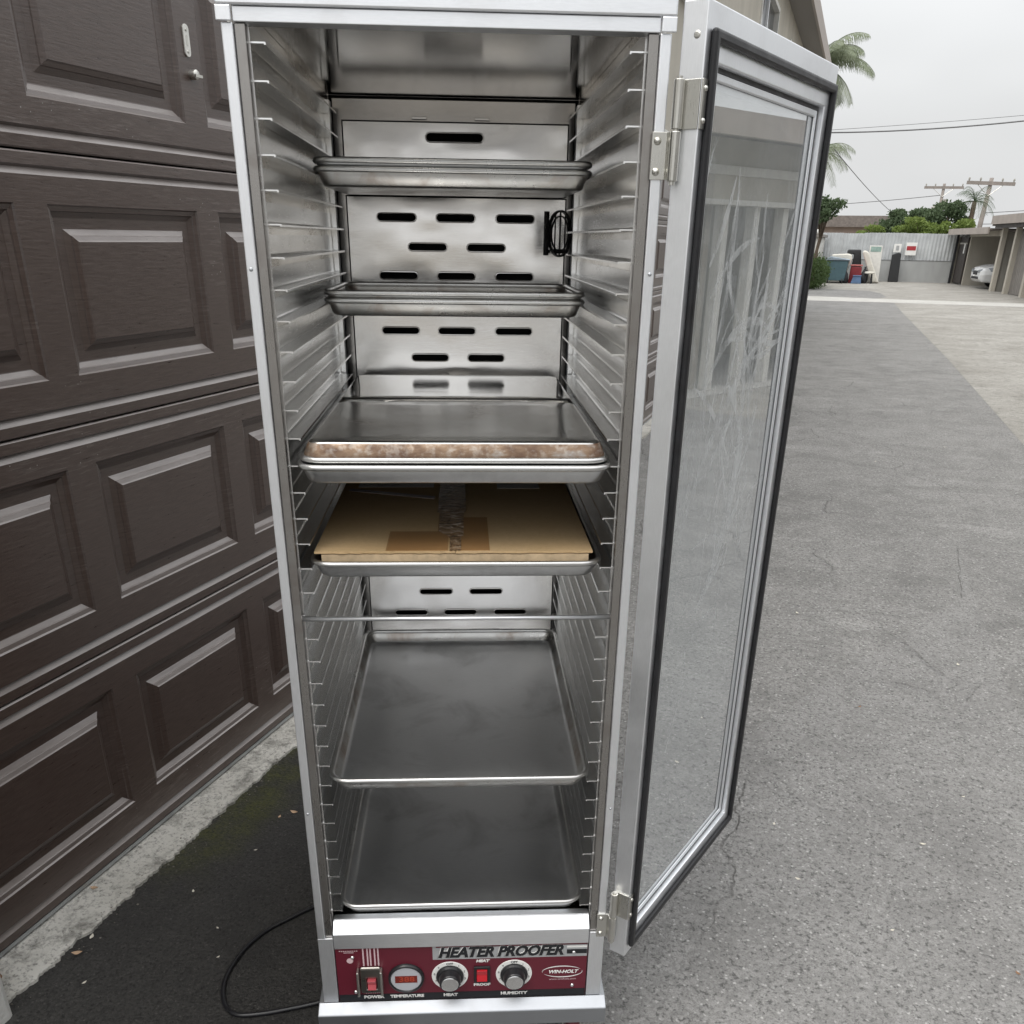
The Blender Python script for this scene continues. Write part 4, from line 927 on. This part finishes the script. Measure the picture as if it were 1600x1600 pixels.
tree('tree', -1.55,37,3.0,.75,.45,'gnarled small tree with a bare bent trunk beside the palms',LEAF_D,1700,.07,36,trunk_h=2.0,tr=.07)
# ---- utility poles
def upole(x, y, h, lean, arm, label, transformer):
    root = empty('utility_pole', (x,y,0)); tag(root, label, 'utility pole'); root.rotation_euler = (0,lean,0)
    obj('pole', MB().tube([(0,0,-.3),(0,0,h*.5),(0,0,h)], [.14,.12,.095], 10), WOODP, root, smooth=True)
    obj('crossarm', MB().box(-arm,arm,-.14,-.10,h-.32,h-.16), WOODP, root)
    for q in (-.92,-.45,.45,.92): obj('insulator', MB().lathe([(0,.16),(.035,.15),(.05,.08),(.03,.02),(.03,0)], 10, 'z', (arm*q,-.12,h-.16)), STUC_G, root, smooth=True)
    for s in (-1,1): obj('brace', MB().tube([(s*arm*.55,-.11,h-.28),(0,-.11,h-.8)], .018, 6), HINGE, root)
    if transformer:
        obj('transformer', MB().lathe([(0,.62),(.16,.60),(.19,.54),(.19,.04),(.16,0),(0,0)], 16, 'z', (-.36,-.05,h-2.0)), STUC_G, root, smooth=True)
        obj('equipment_box', MB().box(.12,.42,-.16,.02,h-1.3,h-.95), STUC_G, root)
upole(5.30,55,4.50,R(2.2),1.10,'brown leaning utility pole with a wide crossarm above the carport roof',False)
upole(4.55,75,5.25,R(.5),1.25,'utility pole with a transformer drum farther behind the trees',True)
def wire(a, b, sag, label, r=.012):
    a, b = Vector(a), Vector(b); pts = [a.lerp(b,t/24)+Vector((0,0,-sag*4*(t/24)*(1-t/24))) for t in range(25)]
    tag(obj('power_line', MB().tube(pts, r, 5), WIRE), label, 'power line')
wire((-1.5,30.5,4.32),(12,31,5.9),.42,'black service cable swagging from the tall palm across the sky',.018)
wire((-1.5,30.5,4.38),(12,31,5.35),.10,'thinner service line running level above the swagging cable',.006)
wire((-1.2,30.2,3.9),(2.8,74,2.75),.25,'thin guy line slanting down the sky from the palm',.012)
wire((-8,75,3.7),(4.5,75,4.55),.12,'far cable reaching the transformer pole above the house roof',.022)
wire((-8,70,3.15),(4.6,75,3.4),.25,'lower far cable sagging over the house roof',.022)
wire((5.4,55,2.95),(18,50,4.3),.2,'cable leaving the leaning pole above the carport roof',.016)
wire((5.4,55,2.45),(18,50,3.4),.2,'lower cable leaving the leaning pole near the carport roof',.016)
# ================================================================== carports on the right
def loft(st, n_close=True):
    mb = MB(); m = len(st[0]); vs = [q for s in st for q in s]
    fs = [(i*m+k, i*m+(k+1) % m, (i+1)*m+(k+1) % m, (i+1)*m+k) for i in range(len(st)-1) for k in range(m)]
    fs += [tuple(range(m))[::-1], tuple((len(st)-1)*m+k for k in range(m))]
    return mb.add(vs, fs)
def car(loc, rz, paint, label):
    root = empty('parked_car', loc, rz); tag(root, label, 'car'); root.scale = (1.1,1.1,1.1)
    def ring(x, hw, z0, zm, z1): return [(x,-hw*.92,z0),(x,hw*.92,z0),(x,hw,zm),(x,hw*.97,zm+.16),(x,hw*.86,z1),(x,hw*.4,z1+.02),(x,-hw*.4,z1+.02),(x,-hw*.86,z1),(x,-hw*.97,zm+.16),(x,-hw,zm)]
    body = [ring(2.15,.66,.30,.42,.56),ring(2.05,.80,.22,.45,.66),ring(1.75,.87,.20,.48,.74),ring(1.0,.89,.20,.50,.82),ring(.75,.89,.20,.50,.86),ring(-1.5,.89,.20,.52,.88),ring(-1.95,.85,.24,.52,.86),ring(-2.15,.74,.34,.5,.74)]
    b = obj('body', loft(body), paint, root, smooth=False, bevel=.05, seg=3)
    def cr(x, hw, z): return [(x,-hw,z),(x,hw,z),(x,hw*.5,z+.02),(x,-hw*.5,z+.02)]
    cab_ = [[(1.0,-.74,.84),(1.0,.74,.84),(.98,.74,.87),(.98,-.74,.87)],[(.62,-.72,.84),(.62,.72,.84),(.55,.66,1.12),(.55,-.66,1.12)],[(.2,-.72,.84),(.2,.72,.84),(.2,.60,1.42),(.2,-.60,1.42)],[(-.9,-.72,.84),(-.9,.72,.84),(-.9,.60,1.45),(-.9,-.60,1.45)],[(-1.75,-.7,.84),(-1.75,.7,.84),(-1.55,.58,1.10),(-1.55,-.58,1.10)]]
    obj('cabin_glass', loft(cab_), WGLASS, root, bevel=.03)
    obj('roof', loft([[(.16,-.59,1.425),(.16,.59,1.425),(.12,.55,1.46),(.12,-.55,1.46)],[(-.9,-.59,1.452),(-.9,.59,1.452),(-.9,.55,1.49),(-.9,-.55,1.49)],[(-1.3,-.57,1.28),(-1.3,.57,1.28),(-1.28,.54,1.34),(-1.28,-.54,1.34)]]), paint, root, bevel=.02)
    for s in (-1,1):
        obj('pillar', MB().tube([(.98,s*.72,.88),(.58,s*.66,1.13),(.2,s*.60,1.43)], .030, 6), paint, root)
        obj('headlight', loft([[(2.17,s*.30,.50),(2.17,s*.60,.52),(2.16,s*.60,.62),(2.16,s*.34,.60)],[(1.80,s*.60,.52),(1.80,s*.885,.56),(1.80,s*.87,.68),(1.80,s*.6,.68)]]), m_flat('headlamp_lens',(.20,.22,.24),.08,spec=.8), root, bevel=.02)
        obj('mirror', MB().box(.62,.80,s*.90-.09,s*.90+.09,.90,1.02), paint, root, bevel=.03)
        for xx in (1.35,-1.35):
            wh = obj('wheel', MB().lathe([(.20,-.09),(.30,-.10),(.32,-.06),(.32,.06),(.30,.10),(.20,.09)], 22, 'y', (xx,s*.80,.32)), BLACK_RUB, root, smooth=True)
            obj('rim', MB().lathe([(0,-.085),(.20,-.06),(.20,.06),(0,.085)], 14, 'y', (xx,s*.80,.32)), ALU_D, wh)
    obj('grille', MB().box(2.05,2.175,-.27,.27,.44,.57), BLKF, root, bevel=.02)
    obj('lower_intake', MB().box(2.03,2.165,-.48,.48,.31,.39), BLKF, root, bevel=.02)
    obj('number_plate', MB().box(2.10,2.185,-.15,.15,.392,.437), WHITE_P, root)
    return root
CARW = m_flat('white_car_paint', (.70,.71,.72), .22, var=.03, spec=.7); CARG = m_flat('blue_grey_car_paint', (.18,.22,.25), .25, var=.05, spec=.7)
GDOOR = m_flat('grey_garage_boards', (.21,.195,.18), .65, var=.15, scale=5); GATE = m_flat('dark_brown_gate', (.045,.038,.035), .6, var=.2, scale=6)
FA = R(6.66)
fc = empty('carport', (5.10,34.6,0), FA); tag(fc, 'low tan-roofed carport row with a white car and a dark gate near the end wall', 'carport')
def B(name, x0,x1,y0,y1,z0,z1, mat, par, **k): return obj(name, MB().box(x0,x1,y0,y1,z0,z1), mat, par, **k)
for sy in (-4.1,-.05,2.05,3.85): B('post', -.10,.06,sy,sy+.22,-.02,2.16, STUC, fc, bevel=.01)
for sy0, sy1 in ((-3.88,-.07),(.19,2.03)):
    gdp = B('bay_door', .10,.16,sy0,sy1,.01,1.98, GDOOR, fc)
    n = int((sy1-sy0)/.20)
    for k in range(n): B('board', .085,.0995,sy0+k*(sy1-sy0)/n+.008,sy0+(k+1)*(sy1-sy0)/n-.008,.02,1.97, GDOOR, gdp)
B('bay_screen', .30,.36,2.29,3.83,.01,1.95, GDOOR, fc)
B('partition', .02,5.2,3.95,4.06,-.02,1.93, STUC_G, fc); B('partition', .02,5.2,9.05,9.20,-.02,1.93, STUC, fc)
B('back_wall', 5.2,5.35,-4.1,11.0,-.02,2.2, STUC_G, fc)
B('header', -.06,.02,4.08,9.02,1.80,1.985, STUC, fc)
gt = B('gate', -.02,.04,9.25,10.75,.05,1.78, GATE, fc)
for k in range(8): B('board', -.038,-.0205,9.26+k*.186,9.26+k*.186+.172,.06,1.77, GATE, gt)
B('gate_rail', -.052,-.0385,9.27,10.7,1.52,1.58, STUC_G, gt); B('notice', -.056,-.0385,9.55,9.72,1.18,1.55, WHITE_P, gt)
B('post', -.12,.02,10.78,10.95,-.02,1.80, STUC, fc); B('drain_pipe', -.20,-.121,10.66,10.76,0,1.95, BLKF, fc)
B('roof', -.45,5.5,4.3,11.1,1.99,2.05, SHING, fc); B('fascia', -.50,-.452,4.3,11.12,1.87,2.09, FASC, fc)
B('roof', -.40,5.5,-4.5,4.24,2.24,2.31, SHING, fc); B('fascia', -.46,-.402,-4.5,4.26,2.17,2.44, FASC, fc); B('fascia_end', -.40,1.2,4.245,4.285,2.12,2.42, FASC, fc)
B('beam', -.34,.0,-4.2,4.1,2.05,2.165, GATE, fc)
_c, _s = math.cos(FA), math.sin(FA)
def fcw(x, y): return (5.10+_c*x-_s*y, 34.6+_s*x+_c*y, .002)
car(fcw(2.2,6.3), FA+math.pi, CARW, 'white car parked nose out in the far carport')
car(fcw(3.1,-2.0), FA+math.pi, CARG, 'blue grey car parked behind the boarded carport bay')
# near carport, opposite the cabinet (its reflection fills the open glass door)
nc = empty('carport', (5.25,-6,0), 0); tag(nc, 'beige open carport row with white posts across the alley from the garage doors', 'carport')
for k in range(34):
    y = k*.545; B('post', -.06,.06,y,y+.10,-.02,1.85, TRIM_W, nc, bevel=.008)
B('header', -.10,.10,-.2,18.4,1.85,2.44, STUC, nc); B('trim_board', -.13,-.101,-.2,18.4,2.12,2.20, TRIM_W, nc); B('trim_board', -.125,-.101,-.2,18.4,1.852,1.90, TRIM_W, nc); B('roof', -.5,5.2,-.4,18.6,2.45,2.52, SHING, nc); B('fascia', -.56,-.502,-.4,18.62,2.40,2.60, FASC, nc)
B('back_wall', 4.6,4.75,-.2,18.4,-.02,2.44, STUC_G, nc); 
for k in range(34): B('stud', 4.50,4.595,k*.54,k*.54+.09,-.02,2.3, TRIM_W, nc)
B('slab', -.3,4.6,-.2,18.4,-.02,.012, CONC_L, nc)
for k in (0,3,6,9,11): B('partition', .1,4.5,k*1.62+.05,k*1.62+.15,.013,2.44, STUC, nc)
for i, (x, y, h, rx) in enumerate(((13,3,4.4,1.9),(13,7.5,4.8,2.3),(12.5,11.5,4.1,1.9),(15,-1,4.9,2.2),(13.5,15.5,4.7,2.0))):
    tree('tree', x, y, h, rx, 1.1, 'leafy green tree standing behind the near carport roof', LEAF_D if i % 2 else LEAF_L, 3200, .13, 60+i, group='trees behind the near carport', tr=.13)
